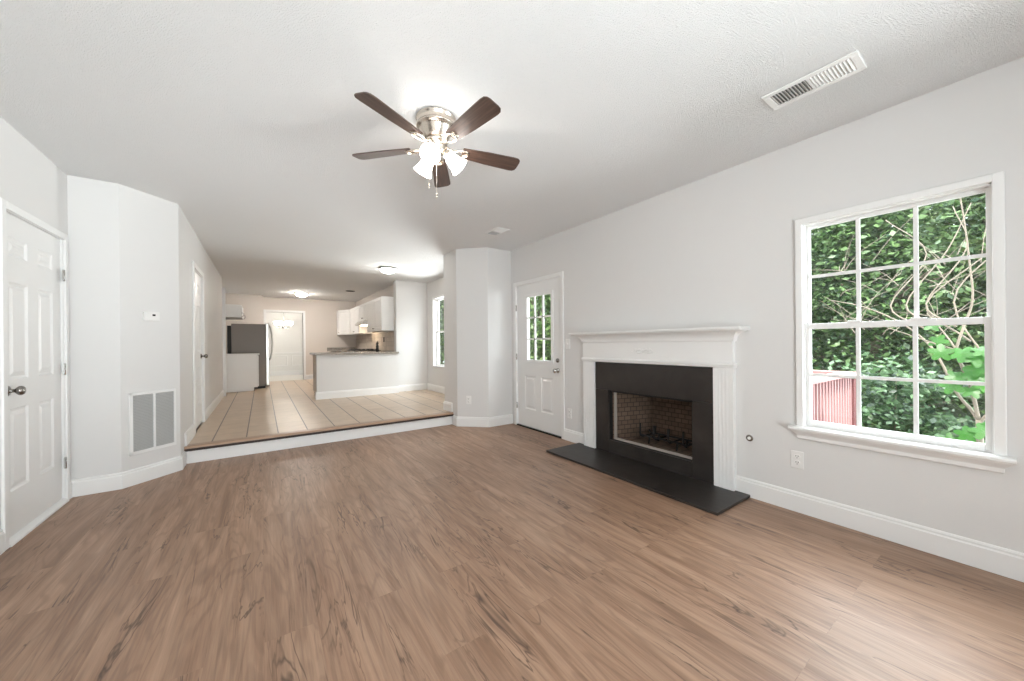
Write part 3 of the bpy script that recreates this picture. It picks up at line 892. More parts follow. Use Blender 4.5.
fs = thing('fireplace_surround', 'black slate surround framing the firebox', 'fireplace surround', (XR, 2.0, 0.02))
SX = XR - .028
for (a, b, c, d) in ((1.400, 2.610, 0.652, 0.9295), (2.442, 2.610, 0.0205, 0.650), (1.400, 1.578, 0.0205, 0.650), (1.580, 2.440, 0.0205, 0.148)):
    MB().box(SX, XR - .001, a, b, c, d).build('slab', 'slate', fs, bevel=0.0015)
hs = MB().box(2.418, XR - .001, 1.158, 2.872, 0.001, 0.020).build('hearth_slab', 'slate', bevel=0.003)
tag(hs, 'black slate hearth slab lying on the wood floor', 'hearth')

fb = thing('firebox', 'brick-lined firebox set into the slate surround', 'firebox', (3.1, 2.0, 0.15))
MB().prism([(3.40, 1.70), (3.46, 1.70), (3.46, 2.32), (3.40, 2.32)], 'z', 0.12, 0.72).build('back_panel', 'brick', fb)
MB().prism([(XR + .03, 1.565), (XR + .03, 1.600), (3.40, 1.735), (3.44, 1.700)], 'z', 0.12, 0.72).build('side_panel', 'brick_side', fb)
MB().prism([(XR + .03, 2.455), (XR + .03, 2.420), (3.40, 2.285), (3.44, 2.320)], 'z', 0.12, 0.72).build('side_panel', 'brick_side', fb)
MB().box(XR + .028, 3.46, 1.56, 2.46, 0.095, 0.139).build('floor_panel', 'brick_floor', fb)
MB().box(XR + .028, 3.46, 1.56, 2.46, 0.700, 0.720).build('smoke_hood', 'blackiron', fb)
f_ = MB()
f_.box(XR + .001, XR + .026, 1.550, 1.590, 0.112, 0.690).box(XR + .001, XR + .026, 2.430, 2.470, 0.112, 0.690)
f_.box(XR + .001, XR + .026, 1.590, 2.430, 0.630, 0.690).box(XR + .001, XR + .026, 1.590, 2.430, 0.112, 0.150)
f_.build('metal_frame', 'blackiron', fb, bevel=0.002)
s_ = MB().box(XR + .027, XR + .040, 1.600, 2.416, 0.1405, 0.170).box(XR + .027, XR + .045, 2.392, 2.416, 0.170, 0.64)
s_.build('screen_track', 'track', fb)

fg = thing('fire_grate', 'black iron log grate standing inside the firebox', 'fire grate', (3.12, 1.97, 0.14))
GX0, GX1 = 3.06, 3.30
for y in (2.195, 2.045, 1.900, 1.755):
    MB().tube([(GX0, y, 0.335), (GX0, y, 0.215), (GX0 + .03, y, 0.200), (GX1, y, 0.200), (GX1 + .02, y, 0.27)], 0.0085, 8).build('prong', 'blackiron', fg)
for x in (GX0 + .04, GX1 - .04):
    MB().tube([(x, 2.235, 0.235), (x, 2.215, 0.212), (x, 1.735, 0.212), (x, 1.715, 0.235)], 0.009, 8).build('cross_bar', 'blackiron', fg)
for x in (GX0 + .04, GX1 - .04):
    for y in (2.12, 1.83):
        MB().tube([(x, y, 0.212), (x, y + .01, 0.141)], 0.009, 8).build('leg', 'blackiron', fg)

# ------------------------------------------------------------------ wall plates, grilles
def outlet(T, label, group='wall outlets', name='wall_outlet', kindof='outlet', w=0.070, h=0.114, loc=(0, 0, 0)):
    o = thing(name, label, kindof, loc, group)
    MB(T).prism([(-w / 2, -h / 2), (w / 2, -h / 2), (w / 2, h / 2), (-w / 2, h / 2)], 'y', 0.0, 0.006).build('cover_plate', 'plastic', o, bevel=0.003)
    if kindof == 'outlet':
        for s in (-1, 1):
            k = MB(T).lathe([(0.0165, 0.006), (0.0165, 0.0078), (0.015, 0.0085)], (0, 0, s * .020), (0, 1, 0), 16)
            q = k.build('socket', 'plastic', o)
            MB(T).box(-.0075, -.0045, .0086, .0090, s * .020 + .001, s * .020 + .009).box(.0045, .0075, .0086, .0090, s * .020 + .001, s * .020 + .009).lathe([(.0028, .0086), (.0028, .0090)], (0, 0, s * .020 - .007), (0, 1, 0), 8).build('slot', 'slot', q)
    else:
        MB(T).prism([(0.006, -.012), (0.009, -.012), (.016, .006), (0.014, .012), (.006, .012)], 'x', -.005, .005).build('toggle', 'plastic', o)
    return o
def TX(X, s, y, z):   # plate on a wall of constant X facing s: local (u, n, z)
    return lambda u, n, w: (X + s * n, y + u, z + w)
outlet(TX(XR - .0005, -1, 0.880, 0.345), 'white wall outlet below the window sill', loc=(XR, 0.880, 0.345))
outlet(TX(XR - .0005, -1, 3.028, 0.318), 'white wall outlet between the back door and the mantel', loc=(XR, 3.028, 0.318))
CD = (Vector((2.205, 4.50)) - Vector((2.52, 4.19))).normalized(); CN = Vector((-CD.y, CD.x))
if CN.y > 0: CN = -CN
cp = Vector((2.52, 4.19)) + CD * 0.28 + CN * .0005
outlet(lambda u, n, w: (cp.x + CD.x * u + CN.x * n, cp.y + CD.y * u + CN.y * n, 0.362 + w), 'white wall outlet low on the angled column face', loc=(cp.x, cp.y, 0.362))
outlet(TX(XR - .0005, -1, 3.048, 1.12), 'white light switch between the back door and mantel shelf', None, 'light_switch', 'light switch', loc=(XR, 3.048, 1.12))
cx = thing('cable_jack', 'small round metal cable jack in the wall right of the mantel', 'cable jack', (XR, 1.165, 0.428))
MB().lathe([(0.024, 0.0), (0.024, .002), (0.019, .004)], (XR - .0005, 1.165, 0.428), (-1, 0, 0), 20).build('ring', 'darkknob', cx)
MB().lathe([(0.011, .004), (0.011, .010), (.007, .011), (.007, .016)], (XR - .0005, 1.165, 0.428), (-1, 0, 0), 12).build('connector', 'plastic', cx)

def TA(u, n, z):      # on the angled wall
    p = A2 + AD * u + AN * (n + .0005)
    return (p.x, p.y, z)
th = thing('thermostat', 'small white thermostat on the angled wall', 'thermostat', TA(0.205, 0, 1.394))
MB(TA).box(0.148, 0.262, 0, 0.024, 1.357, 1.432).build('housing', 'plastic', th, bevel=0.005)
MB(TA).box(0.205, 0.228, 0.0241, 0.0248, 1.396, 1.412).build('display', 'black', th)
rg = thing('return_air_grille', 'large white return air grille low on the angled wall', 'air grille', TA(0.21, 0, 0.5))
g = MB(TA)
U0, U1, V0, V1 = 0.048, 0.390, 0.247, 0.755
for a in ((U0, U0 + .024, V0, V1), (U1 - .017, U1, V0, V1), (U0, U1, V0, V0 + .026), (U0, U1, V1 - .022, V1), (0.2155, 0.2315, V0, V1)):
    g.box(a[0], a[1], 0, 0.012, a[2], a[3])
g.build('frame', 'trim', rg, bevel=0.002)
MB(TA).box(U0 + .01, U1 - .01, 0.0, 0.002, V0 + .01, V1 - .01).build('filter', 'filter', rg)
for a, b in ((U0 + .024, 0.2155), (0.2315, U1 - .017)):
    l = MB(TA)
    n = 36
    for k in range(n):
        z = V0 + .028 + (V1 - V0 - .052) * (k + .5) / n
        l.add([(a, .0025, z + .004), (b, .0025, z + .004), (b, .0105, z - .004), (a, .0105, z - .004), (a, .0025, z + .0052), (b, .0025, z + .0052), (b, .0105, z - .0028), (a, .0105, z - .0028)],
              [(0, 1, 2, 3), (4, 7, 6, 5), (0, 3, 7, 4), (1, 5, 6, 2), (0, 4, 5, 1), (3, 2, 6, 7)])
    l.build('louver_bank', 'louver', rg)

def ceiling_vent(label, x0, x1, y0, y1, dark_low):
    v = thing('ceiling_vent', label, 'ceiling vent', ((x0 + x1) / 2, (y0 + y1) / 2, HC), 'ceiling vents')
    z = HC - .0005
    m = MB()
    b = 0.03
    m.box(x0, x0 + b, y0, y1, z - .008, z).box(x1 - b, x1, y0, y1, z - .008, z).box(x0 + b, x1 - b, y0, y0 + b, z - .008, z).box(x0 + b, x1 - b, y1 - b, y1, z - .008, z)
    ym = (y0 + y1) / 2
    m.box(x0 + b, x1 - b, ym - .008, ym + .008, z - .008, z)
    m.build('frame', 'trim', v, bevel=0.003)
    MB().box(x0 + b, x1 - b, y0 + b, y1 - b, z - .0015, z).build('duct_back', 'ventdark', v)
    for lo_, hi_, s in ((y0 + b, ym - .008, 1), (ym + .008, y1 - b, -1)):
        l = MB(); n = 11
        for k in range(n):
            y = lo_ + (hi_ - lo_) * (k + .5) / n
            d = s * .0045
            l.add([(x0 + b, y - d - .0012, z - .0016), (x0 + b, y - d + .0012, z - .0016), (x0 + b, y + d + .0012, z - .010), (x0 + b, y + d - .0012, z - .010),
                   (x1 - b, y - d - .0012, z - .0016), (x1 - b, y - d + .0012, z - .0016), (x1 - b, y + d + .0012, z - .010), (x1 - b, y + d - .0012, z - .010)],
                  [(0, 1, 2, 3), (4, 7, 6, 5), (0, 4, 5, 1), (1, 5, 6, 2), (2, 6, 7, 3), (3, 7, 4, 0)])
        l.build('louver_bank', 'trim', v)
    return v
ceiling_vent('large white slotted ceiling vent above the window wall', 2.205, 2.385, 0.433, 0.812, True)
ceiling_vent('far white ceiling vent in front of the grey column', 2.165, 2.345, 3.38, 3.68, True)

# ------------------------------------------------------------------ ceiling fan
CXF, CYF = 0.841, 1.957
fan = thing('ceiling_fan', 'five-blade ceiling fan with three lit glass shades', 'ceiling fan', (CXF, CYF, HC))
MB().lathe([(0.110, HC), (0.116, HC - .006), (0.116, HC - .012), (0.109, HC - .016), (0.108, HC - .046), (0.113, HC - .050), (0.111, HC - .056), (0.098, HC - .060), (0.092, HC - .072), (0.080, HC - .095), (0.068, HC - .114), (0.060, HC - .124), (0.020, HC - .126)], (CXF, CYF, 0), (0, 0, 1), 40).build('motor_housing', 'nickel', fan)
MB().lathe([(0.030, HC - .1265), (0.062, HC - .128), (0.064, HC - .138), (0.054, HC - .142), (0.050, HC - .146), (0.050, HC - .186), (0.044, HC - .196), (0.030, HC - .201), (0.010, HC - .203)], (CXF, CYF, 0), (0, 0, 1), 36).build('switch_housing', 'nickel', fan)
BZ = HC - .168
PITCH = math.radians(-13)
for ang in (62, 134, 206, 278, 350):
    a = math.radians(ang)
    d = Vector((math.cos(a), math.sin(a), 0)); t = Vector((-math.sin(a), math.cos(a), 0))
    def T(u, v, w, d=d, t=t):
        # u along blade, v across, w up; pitched about the blade's axis
        vv = v * math.cos(PITCH) - w * math.sin(PITCH); ww = v * math.sin(PITCH) + w * math.cos(PITCH)
        p = Vector((CXF, CYF, BZ)) + d * u + t * vv + Vector((0, 0, ww))
        return (p.x, p.y, p.z)
    out = [(a_ * 1.02, b_ * 1.02) for a_, b_ in ((0.150, -.038), (0.30, -.050), (0.470, -.056), (0.495, -.053), (0.508, -.042), (0.512, -.025), (0.512, .025), (0.508, .042), (0.495, .053), (0.470, .056), (0.30, .050), (0.150, .038))]
    me = MB()
    n = len(out)
    vs = [(u, v, 0.0) for u, v in out] + [(u, v, 0.006) for u, v in out]
    me.add(vs, [tuple(range(n)), tuple(range(n, 2 * n))[::-1]] + [(i, (i + 1) % n, n + (i + 1) % n, n + i) for i in range(n)])
    # blade mesh kept in its own local frame so the grain follows each blade
    b = me.build('blade', 'blade', fan)
    loc = Vector((CXF, CYF, BZ)) - Vector((CXF, CYF, HC))
    rot = Matrix.Rotation(a, 4, 'Z') @ Matrix.Rotation(PITCH, 4, 'X')
    # vertices were relative to the fan root; recompute them in the blade frame
    for i, vert in enumerate(b.data.vertices):
        q = vs[i]
        vert.co = q
    b.matrix_local = Matrix.Translation(loc) @ rot
    ir = MB()
    ir.tube([(0.052, 0, .012), (0.085, 0, .004), (0.108, 0, -.004)], [.012, .009, .008], 8)
    lp = []
    for k in range(20):
        q = 2 * PI * k / 20
        wdt = .026 * (1 + .25 * math.cos(q))
        lp.append((0.145 + .042 * math.cos(q), wdt * math.sin(q), -.005))
    ir.tube(lp, .0062, 7, closed=True)
    ir.add([(0.16, -.030, -.0015), (0.195, -.020, -.0015), (0.195, .020, -.0015), (0.16, .030, -.0015), (0.16, -.030, -.0002), (0.195, -.020, -.0002), (0.195, .020, -.0002), (0.16, .030, -.0002)],
           [(0, 1, 2, 3), (4, 7, 6, 5), (0, 4, 5, 1), (1, 5, 6, 2), (2, 6, 7, 3), (3, 7, 4, 0)])
    vs2 = list(ir.v)
    i2 = ir.build('blade_iron', 'nickel', b)
    for i, vert in enumerate(i2.data.vertices):
        vert.co = vs2[i]
for ang in (232, 336, 106):
    a = math.radians(ang)
    hd = Vector((math.cos(a), math.sin(a), 0))
    d = (hd * 0.72 + Vector((0, 0, -0.70))).normalized()
    o = Vector((CXF, CYF, HC - .184)) + hd * 0.022
    p1 = o + hd * .024 + Vector((0, 0, -.004))
    am = MB().tube([o, o + hd * .018, p1, p1 + d * .014], [.009, .009, .010, .012], 10)
    am.lathe([(0.012, 0), (0.024, .003), (0.026, .014), (0.022, .022)], p1 + d * .008, d, 20)
    arm = am.build('lamp_arm', 'nickel', fan)
    s0 = p1 + d * .026
    prof = [(0.022, 0), (0.027, .007), (0.033, .020), (0.038, .042), (0.043, .066), (0.051, .086), (0.056, .095), (0.0535, .095), (0.048, .085), (0.040, .065), (0.035, .042), (0.030, .020), (0.019, .003)]
    sh = MB().lathe(prof, s0, d, 28, caps=False).build('lamp_shade', 'fan_glass', fan)
    MB().lathe([(0.012, 0.0), (0.014, .020), (0.022, .038), (0.026, .055), (0.022, .070), (0.010, .079), (0.002, .081)], s0 - d * .002, d, 16).build('bulb', 'bulb', sh)
for (dx, dy, ln) in ((-0.040, 0.018, 0.180), (-0.004, -0.006, 0.235)):
    c = MB()
    top = Vector((CXF + dx, CYF + dy, HC - .198))
    n = int(ln / .004)
    c.tube([top, top + Vector((0, 0, -ln))], .0011, 6)
    for k in range(0, n, 2):
        c.ball(top + Vector((0, 0, -k * .004)), .0018, 6)
    ch = c.build('pull_chain', 'nickel', fan)
    MB().lathe([(0.002, 0), (0.005, -.006), (0.006, -.016), (0.004, -.024), (0.0015, -.028)], top + Vector((0, 0, -ln)), (0, 0, 1), 12).build('chain_fob', 'nickel', ch)

# ------------------------------------------------------------------ flush ceiling lights, downlight
def flush_light(x, y, label, gl='flush_glass'):
    o = thing('flush_ceiling_light', label, 'ceiling light', (x, y, HC), 'flush ceiling lights')
    MB().lathe([(0.150, HC), (0.156, HC - .010), (0.156, HC - .020), (0.146, HC - .028), (0.120, HC - .029)], (x, y, 0), (0, 0, 1), 40).build('rim', 'chrome', o)
    pr = [(0.122, HC - .0295)]
    for k in range(1, 10):
        t = k / 9 * PI / 2
        pr.append((0.122 * math.cos(t), HC - .0295 - .062 * math.sin(t)))
    MB().lathe(pr, (x, y, 0), (0, 0, 1), 40).build('glass_dome', gl, o)
    MB().lathe([(0.010, HC - .091), (0.009, HC - .097), (0.004, HC - .104), (0.001, HC - .106)], (x, y, 0), (0, 0, 1), 14).build('finial', 'chrome', o)
flush_light(1.776, 6.24, 'lit flush ceiling light over the breakfast area')
flush_light(0.82, 10.35, 'lit flush ceiling light over the far kitchen', 'flush_glass_far')
dl = thing('recessed_light', 'small dark round recessed light in the kitchen ceiling', 'recessed light', (1.77, 9.38, HC))
MB().lathe([(0.075, HC - .0005), (0.105, HC - .001), (0.106, HC - .006), (0.078, HC - .008)], (1.77, 9.38, 0), (0, 0, 1), 28, caps=False).build('trim_ring', 'ventdark', dl)
MB().lathe([(0.0745, HC - .0005), (0.0745, HC - .004)], (1.77, 9.38, 0), (0, 0, 1), 28).build('lens', 'slot', dl)

# ------------------------------------------------------------------ left kitchen run: base cabinet, refrigerator, upper cabinet
def cab_knob(parent, c, d, mat='darkknob', name='knob'):
    return MB().lathe([(0.006, 0), (0.005, .010), (0.012, .016), (0.013, .022), (0.008, .027)], c, d, 12).build(name, mat, parent)
bc = thing('base_cabinet', 'white base cabinet end beside the refrigerator', 'cabinet', (-0.42, 9.72, KZ))
MB().prism([(-0.748, KZ + .001), (-0.150, KZ + .001), (-0.150, KZ + .075), (-0.080, KZ + .075), (-0.080, 0.935), (-0.748, 0.935)], 'y', 9.53, 9.93).build('carcass', 'cab', bc, bevel=0.002)
MB(lambda u, n, z: (-0.0795 + n + .018, 9.545 + u, KZ + .09 + z)).relief(0.37, 0.66, 0.018, [(0.06, 0.31, 0.06, 0.60)]).build('door', 'cab', bc, merge=True)
MB().box(-0.748, -0.045, 9.515, 9.945, 0.9355, 0.967).build('worktop', 'cab', bc, bevel=0.004)
rf = thing('refrigerator', 'stainless refrigerator standing beyond the white base cabinet', 'refrigerator', (-0.27, 10.4, KZ))
MB().box(-0.55, 0.072, 9.965, 10.86, KZ + .05, 1.625).build('body', 'stainless', rf, bevel=0.006)
MB().box(-0.62, -0.551, 9.975, 10.85, KZ + .05, 1.58).build('rear_panel', 'black', rf)
MB().box(-0.55, 0.060, 9.975, 10.85, KZ + .002, KZ + .0495).build('toe_grille', 'black', rf)
for a, b, hy in ((9.967, 10.405, 10.36), (10.415, 10.858, 10.46)):
    dr = MB().box(0.0735, 0.135, a, b, KZ + .055, 1.645).build('door', 'stainless2', rf, bevel=0.012)
    MB().tube([(0.135, hy - .3 if hy < 10.4 else hy, 1.60), (0.165, hy - .3 if hy < 10.4 else hy, 1.57), (0.195, hy - .3 if hy < 10.4 else hy, 1.40), (0.205, hy - .3 if hy < 10.4 else hy, 1.20), (0.195, hy - .3 if hy < 10.4 else hy, 1.00), (0.165, hy - .3 if hy < 10.4 else hy, 0.83), (0.135, hy - .3 if hy < 10.4 else hy, 0.80)], .013, 10).build('door_handle', 'stainless2', dr)
uc = thing('upper_cabinet', 'small white wall cabinet above the refrigerator', 'cabinet', (-0.55, 10.0, 1.742), 'upper kitchen cabinets')
MB().box(-0.748, -0.372, 9.62, 10.50, 1.742, 2.015).build('carcass', 'cab', uc, bevel=0.002)
for k in range(2):
    q = MB(lambda u, n, z: (-0.352 + n, 9.625 + .437 * k + u, 1.747 + z)).relief(0.43, 0.262, 0.019, [(0.05, 0.38, 0.05, 0.212)]).build('door', 'cab', uc, merge=True)
    MB().tube([(-0.352, 9.66 + .75 * k, 1.765), (-0.318, 9.66 + .75 * k, 1.775), (-0.318, 9.66 + .75 * k, 1.835), (-0.352, 9.66 + .75 * k, 1.845)], .006, 8).build('handle', 'darkknob', q)

# ------------------------------------------------------------------ peninsula and right kitchen run
pn = thing('kitchen_peninsula', 'grey half-wall peninsula with a stone top between breakfast area and kitchen', 'peninsula', (1.5, 7.6, KZ))
MB().box(0.795, 2.248, 7.225, 7.36, KZ + .001, 0.955).build('half_wall', 'wall', pn)
MB().box(0.81, 2.248, 7.361, 7.94, KZ + .09, 0.955).build('cabinet_body', 'beige', pn)
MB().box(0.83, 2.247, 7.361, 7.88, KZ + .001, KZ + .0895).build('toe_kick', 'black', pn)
MB().box(0.755, 2.248, 7.185, 7.96, 0.956, 0.990).build('stone_top', 'granite', pn, bevel=0.004)
MB().sweep([(o, h + KZ + .001) for o, h in BB], [(0.795, 7.36), (0.795, 7.225), (2.248, 7.225)], -1).build('base_trim', 'trim', pn)

def base_unit(x0, x1, y0, y1, front, label, ndoors):
    o = thing('base_cabinet', label, 'cabinet', ((x0 + x1) / 2, (y0 + y1) / 2, KZ), 'base kitchen cabinets')
    if front == 'x':
        MB().prism([(x0 + .02, KZ + .09), (x1, KZ + .09), (x1, 0.954), (x0 + .02, 0.954)], 'y', y0, y1).build('carcass', 'cab', o)
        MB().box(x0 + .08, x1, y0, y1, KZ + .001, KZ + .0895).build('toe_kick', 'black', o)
        w = (y1 - y0) / ndoors
        for k in range(ndoors):
            q = MB(lambda u, n, z: (x0 - n, y0 + k * w + .004 + u, KZ + .10 + z)).relief(w - .008, 0.66, 0.019, [(0.055, w - .063, 0.055, 0.605)]).build('door', 'cab', o, merge=True)
            cab_knob(q, (x0, y0 + k * w + .04, KZ + .70), (-1, 0, 0))
    else:
        MB().box(x0, x1, y0 + .02, y1, KZ + .09, 0.954).build('carcass', 'cab', o)
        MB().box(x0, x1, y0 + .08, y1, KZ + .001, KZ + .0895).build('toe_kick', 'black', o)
        w = (x1 - x0) / ndoors
        for k in range(ndoors):
            q = MB(lambda u, n, z: (x0 + k * w + .004 + u, y0 - n, KZ + .10 + z)).relief(w - .008, 0.66, 0.019, [(0.055, w - .063, 0.055, 0.605)]).build('door', 'cab', o, merge=True)
            cab_knob(q, (x0 + k * w + .04, y0, KZ + .70), (0, -1, 0))
    return o
base_unit(1.76, 2.355, 7.97, 8.86, 'x', 'white base cabinet between the peninsula and the range', 2)
base_unit(1.76, 2.355, 9.74, 11.06, 'x', 'white base cabinets beyond the range', 3)
base_unit(1.58, 2.355, 11.10, 11.69, 'y', 'white base cabinet on the rear kitchen wall', 2)
def worktop(poly, label):
    o = MB().prism(poly, 'z', 0.956, 0.990).build('stone_worktop', 'granite', bevel=0.004)
    return tag(o, label, 'worktop', 'stone worktops')
worktop([(1.735, 7.965), (2.252, 7.965), (2.252, 7.525), (2.358, 7.525), (2.358, 8.865), (1.735, 8.865)], 'stone worktop nearer than the range')
worktop([(1.735, 9.735), (2.358, 9.735), (2.358, 11.695), (1.56, 11.695), (1.56, 11.06), (1.735, 11.06)], 'L-shaped stone worktop in the far kitchen corner')
ug = MB().box(1.56, 2.33, 11.672, 11.698, 0.991, 1.060).build('stone_upstand', 'granite', bevel=0.002)
tag(ug, 'low stone upstand along the rear kitchen wall', 'backsplash')
bs = MB().box(2.348, 2.3595, 7.53, 11.66, 0.991, 1.60).build('tile_backsplash', 'splash_x')
tag(bs, 'beige stone tile backsplash below the wall cabinets', 'backsplash')

rn = thing('range', 'range with a black cooktop along the right kitchen wall', 'range', (2.04, 9.3, KZ))
MB().box(1.745, 2.345, 8.875, 9.725, KZ + .03, 0.985).build('body', 'stainless2', rn, bevel=0.004)
MB().box(1.72, 1.7445, 8.885, 9.715, KZ + .22, 0.86).build('oven_door', 'black', rn, bevel=0.004)
MB().tube([(1.72, 8.95, 0.82), (1.685, 8.95, 0.82), (1.685, 9.65, 0.82), (1.72, 9.65, 0.82)], .010, 8).build('oven_handle', 'stainless2', rn)
MB().box(1.73, 2.346, 8.876, 9.724, 0.986, 1.002).build('cooktop', 'black', rn, bevel=0.003)
for (x, y) in ((1.89, 9.08), (1.89, 9.52), (2.19, 9.08), (2.19, 9.52)):
    gq = MB()
    for s in (-.09, 0, .09):
        gq.box(x - .11, x + .11, y + s - .006, y + s + .006, 1.018, 1.030)
    gq.box(x - .112, x - .100, y - .10, y + .10, 1.0025, 1.030).box(x + .100, x + .112, y - .10, y + .10, 1.0025, 1.030)
    gq.build('burner_grate', 'blackiron', rn)
for k in range(4):
    MB().lathe([(0.018, 0), (0.020, .012), (0.014, .024)], (1.744, 9.0 + .2 * k, 0.92), (-1, 0, 0), 12).build('control_knob', 'black', rn)
hd = thing('range_hood', 'metal range hood under the wall cabinets', 'range hood', (2.15, 9.3, 1.60))
MB().prism([(1.93, 1.612), (2.346, 1.612), (2.346, 1.716), (2.00, 1.716), (1.93, 1.66)], 'y', 8.885, 9.715).build('canopy', 'stainless2', hd, bevel=0.003)
MB().box(2.02, 2.16, 9.10, 9.50, 1.604, 1.6115).build('lamp_lens', 'hood_lamp', hd)

def wall_cab(y0, y1, z0, z1, nd, label, knob_low=True):
    o = thing('upper_cabinet', label, 'cabinet', (2.2, (y0 + y1) / 2, z0), 'upper kitchen cabinets')
    MB().box(2.05, 2.3475 if z0 < 1.6 else 2.3475, y0, y1, z0, z1).build('carcass', 'cab', o, bevel=0.002)
    w = (y1 - y0) / nd
    for k in range(nd):
        h = z1 - z0 - .008
        q = MB(lambda u, n, z: (2.030 - n, y0 + k * w + .003 + u, z0 + .004 + z)).relief(w - .006, h, 0.019, [(0.055, w - .061, 0.055, h - .055)]).build('door', 'cab', o, merge=True)
        s = .035 if k % 2 else w - .035
        cab_knob(q, (2.030, y0 + k * w + s, z0 + .06), (-1, 0, 0))
    return o
wall_cab(7.62, 8.86, 1.425, 2.135, 2, 'nearest white wall cabinet, its plain end facing the room')
wall_cab(8.87, 9.73, 1.722, 2.135, 2, 'short white wall cabinet above the range hood')
wall_cab(9.74, 10.88, 1.425, 2.135, 2, 'white wall cabinet just beyond the range hood')
cc = thing('upper_cabinet', 'far corner white wall cabinet set diagonally', 'cabinet', (2.1, 11.3, 1.425), 'upper kitchen cabinets')
MB().prism([(2.3475, 11.69), (1.82, 11.69), (1.82, 11.36), (2.045, 10.89), (2.3475, 10.89)], 'z', 1.425, 2.135).build('carcass', 'cab', cc, bevel=0.002)
qa, qb = Vector((1.82, 11.36)), Vector((2.045, 10.89)); qd = (qb - qa).normalized(); qn = Vector((qd.y, -qd.x))
if qn.y > 0: qn = -qn
wq = (qb - qa).length
q = MB(lambda u, n, z: (qa.x + qd.x * (u + .01) + qn.x * (n + .0195), qa.y + qd.y * (u + .01) + qn.y * (n + .0195), 1.43 + z)).relief(wq - .02, 0.70, 0.019, [(0.06, wq - .08, 0.06, 0.64)]).build('door', 'cab', cc, merge=True)
kp = qa + qd * .05 + qn * .0195
cab_knob(q, (kp.x, kp.y, 1.49), (qn.x, qn.y, 0))
bo = thing('pepper_mill', 'tall black mill on the worktop in front of the tiles', 'pepper mill', (2.05, 8.05, 0.99))
MB().lathe([(0.034, 0.991), (0.036, 1.00), (0.028, 1.06), (0.032, 1.10), (0.026, 1.125)], (2.05, 8.05, 0), (0, 0, 1), 20).build('body', 'black', bo)
MB().lathe([(0.022, 1.1255), (0.028, 1.15), (0.024, 1.18), (0.009, 1.192), (0.010, 1.205), (0.003, 1.212)], (2.05, 8.05, 0), (0, 0, 1), 20).build('head', 'black', bo)
for y, lb in ((8.62, 'dark wall outlet on the tiles beside the range'), (7.78, 'dark wall outlet on the tiles nearest the room')):
    o = thing('wall_outlet', lb, 'outlet', (2.348, y, 1.25), 'kitchen outlets')
    MB().box(2.3415, 2.3475, y - .045, y + .045, 1.195, 1.31).build('cover_plate', 'black', o, bevel=0.003)
    for s in (-.025, .025):
        MB().lathe([(0.016, 0), (0.016, .002)], (2.3414, y, 1.252 + s), (-1, 0, 0), 14).build('socket', 'slot', o)

# ------------------------------------------------------------------ dining room beyond the opening
o_ = MB()
o_.box(0.04, 0.10, 11.685, 11.835, KZ, 2.105).box(0.955, 1.015, 11.685, 11.835, KZ, 2.105).box(0.10, 0.955, 11.685, 11.835, 2.045, 2.105)
struct('trim_2', o_, 'trim', 'white casing around the opening to the dining room', 'trim', bevel=0.004)
struct('trim_4', MB().box(XH + .0005, -0.572, 8.83, 8.868, KZ + .001, 2.26), 'trim', 'white trim board at the far end of the left breakfast wall', 'trim')
c_ = MB().box(-1.0, 2.8, 13.775, 13.80, 0.86, 0.915).box(-1.0, 2.8, 13.782, 13.80, KZ + .001, KZ + .14)
for x in (-0.6, 0.1, 0.8, 1.5):
    for a in ((x, x + .58, 0.30 + KZ, 0.325 + KZ), (x, x + .58, 0.78, 0.805), (x, x + .02, 0.325 + KZ, 0.78), (x + .56, x + .58, 0.325 + KZ, 0.78)):
        c_.box(a[0], a[1], 13.788, 13.80, a[2], a[3])
struct('trim_3', c_, 'trim', 'white chair rail and wainscot frames on the dining room wall', 'trim', bevel=0.002)
ch = thing('chandelier', 'lit chandelier with glass shades in the dining room', 'chandelier', (0.545, 12.9, HC))
HX, HY = 0.545, 12.9
MB().lathe([(0.06, HC), (0.058, HC - .02), (0.02, HC - .03)], (HX, HY, 0), (0, 0, 1), 20).build('canopy', 'chrome', ch)
MB().tube([(HX, HY, HC - .025), (HX, HY, 1.80)], .006, 8).build('stem', 'chrome', ch)
MB().lathe([(0.008, 1.82), (0.028, 1.78), (0.020, 1.74), (0.034, 1.70), (0.026, 1.66), (0.012, 1.645), (0.004, 1.63)], (HX, HY, 0), (0, 0, 1), 20).build('hub', 'chrome', ch)
for k in range(5):
    a = 2 * PI * k / 5 + 0.3
    d = Vector((math.cos(a), math.sin(a), 0))
    hb = Vector((HX, HY, 1.70))
    ar = MB().tube([hb + d * .02, hb + d * .08 + Vector((0, 0, -.04)), hb + d * .15 + Vector((0, 0, -.03)), hb + d * .195 + Vector((0, 0, .02)), hb + d * .20 + Vector((0, 0, .06))], .007, 8).build('arm', 'chrome', ch)
    tp = hb + d * .20 + Vector((0, 0, .06))
    MB().lathe([(0.018, 0), (0.034, .010), (0.050, .040), (0.056, .075), (0.060, .095), (0.057, .095), (0.050, .070), (0.030, .014), (0.01, .006)], tp, (0, 0, 1), 18, caps=False).build('glass_shade', 'chand_glass', ar)

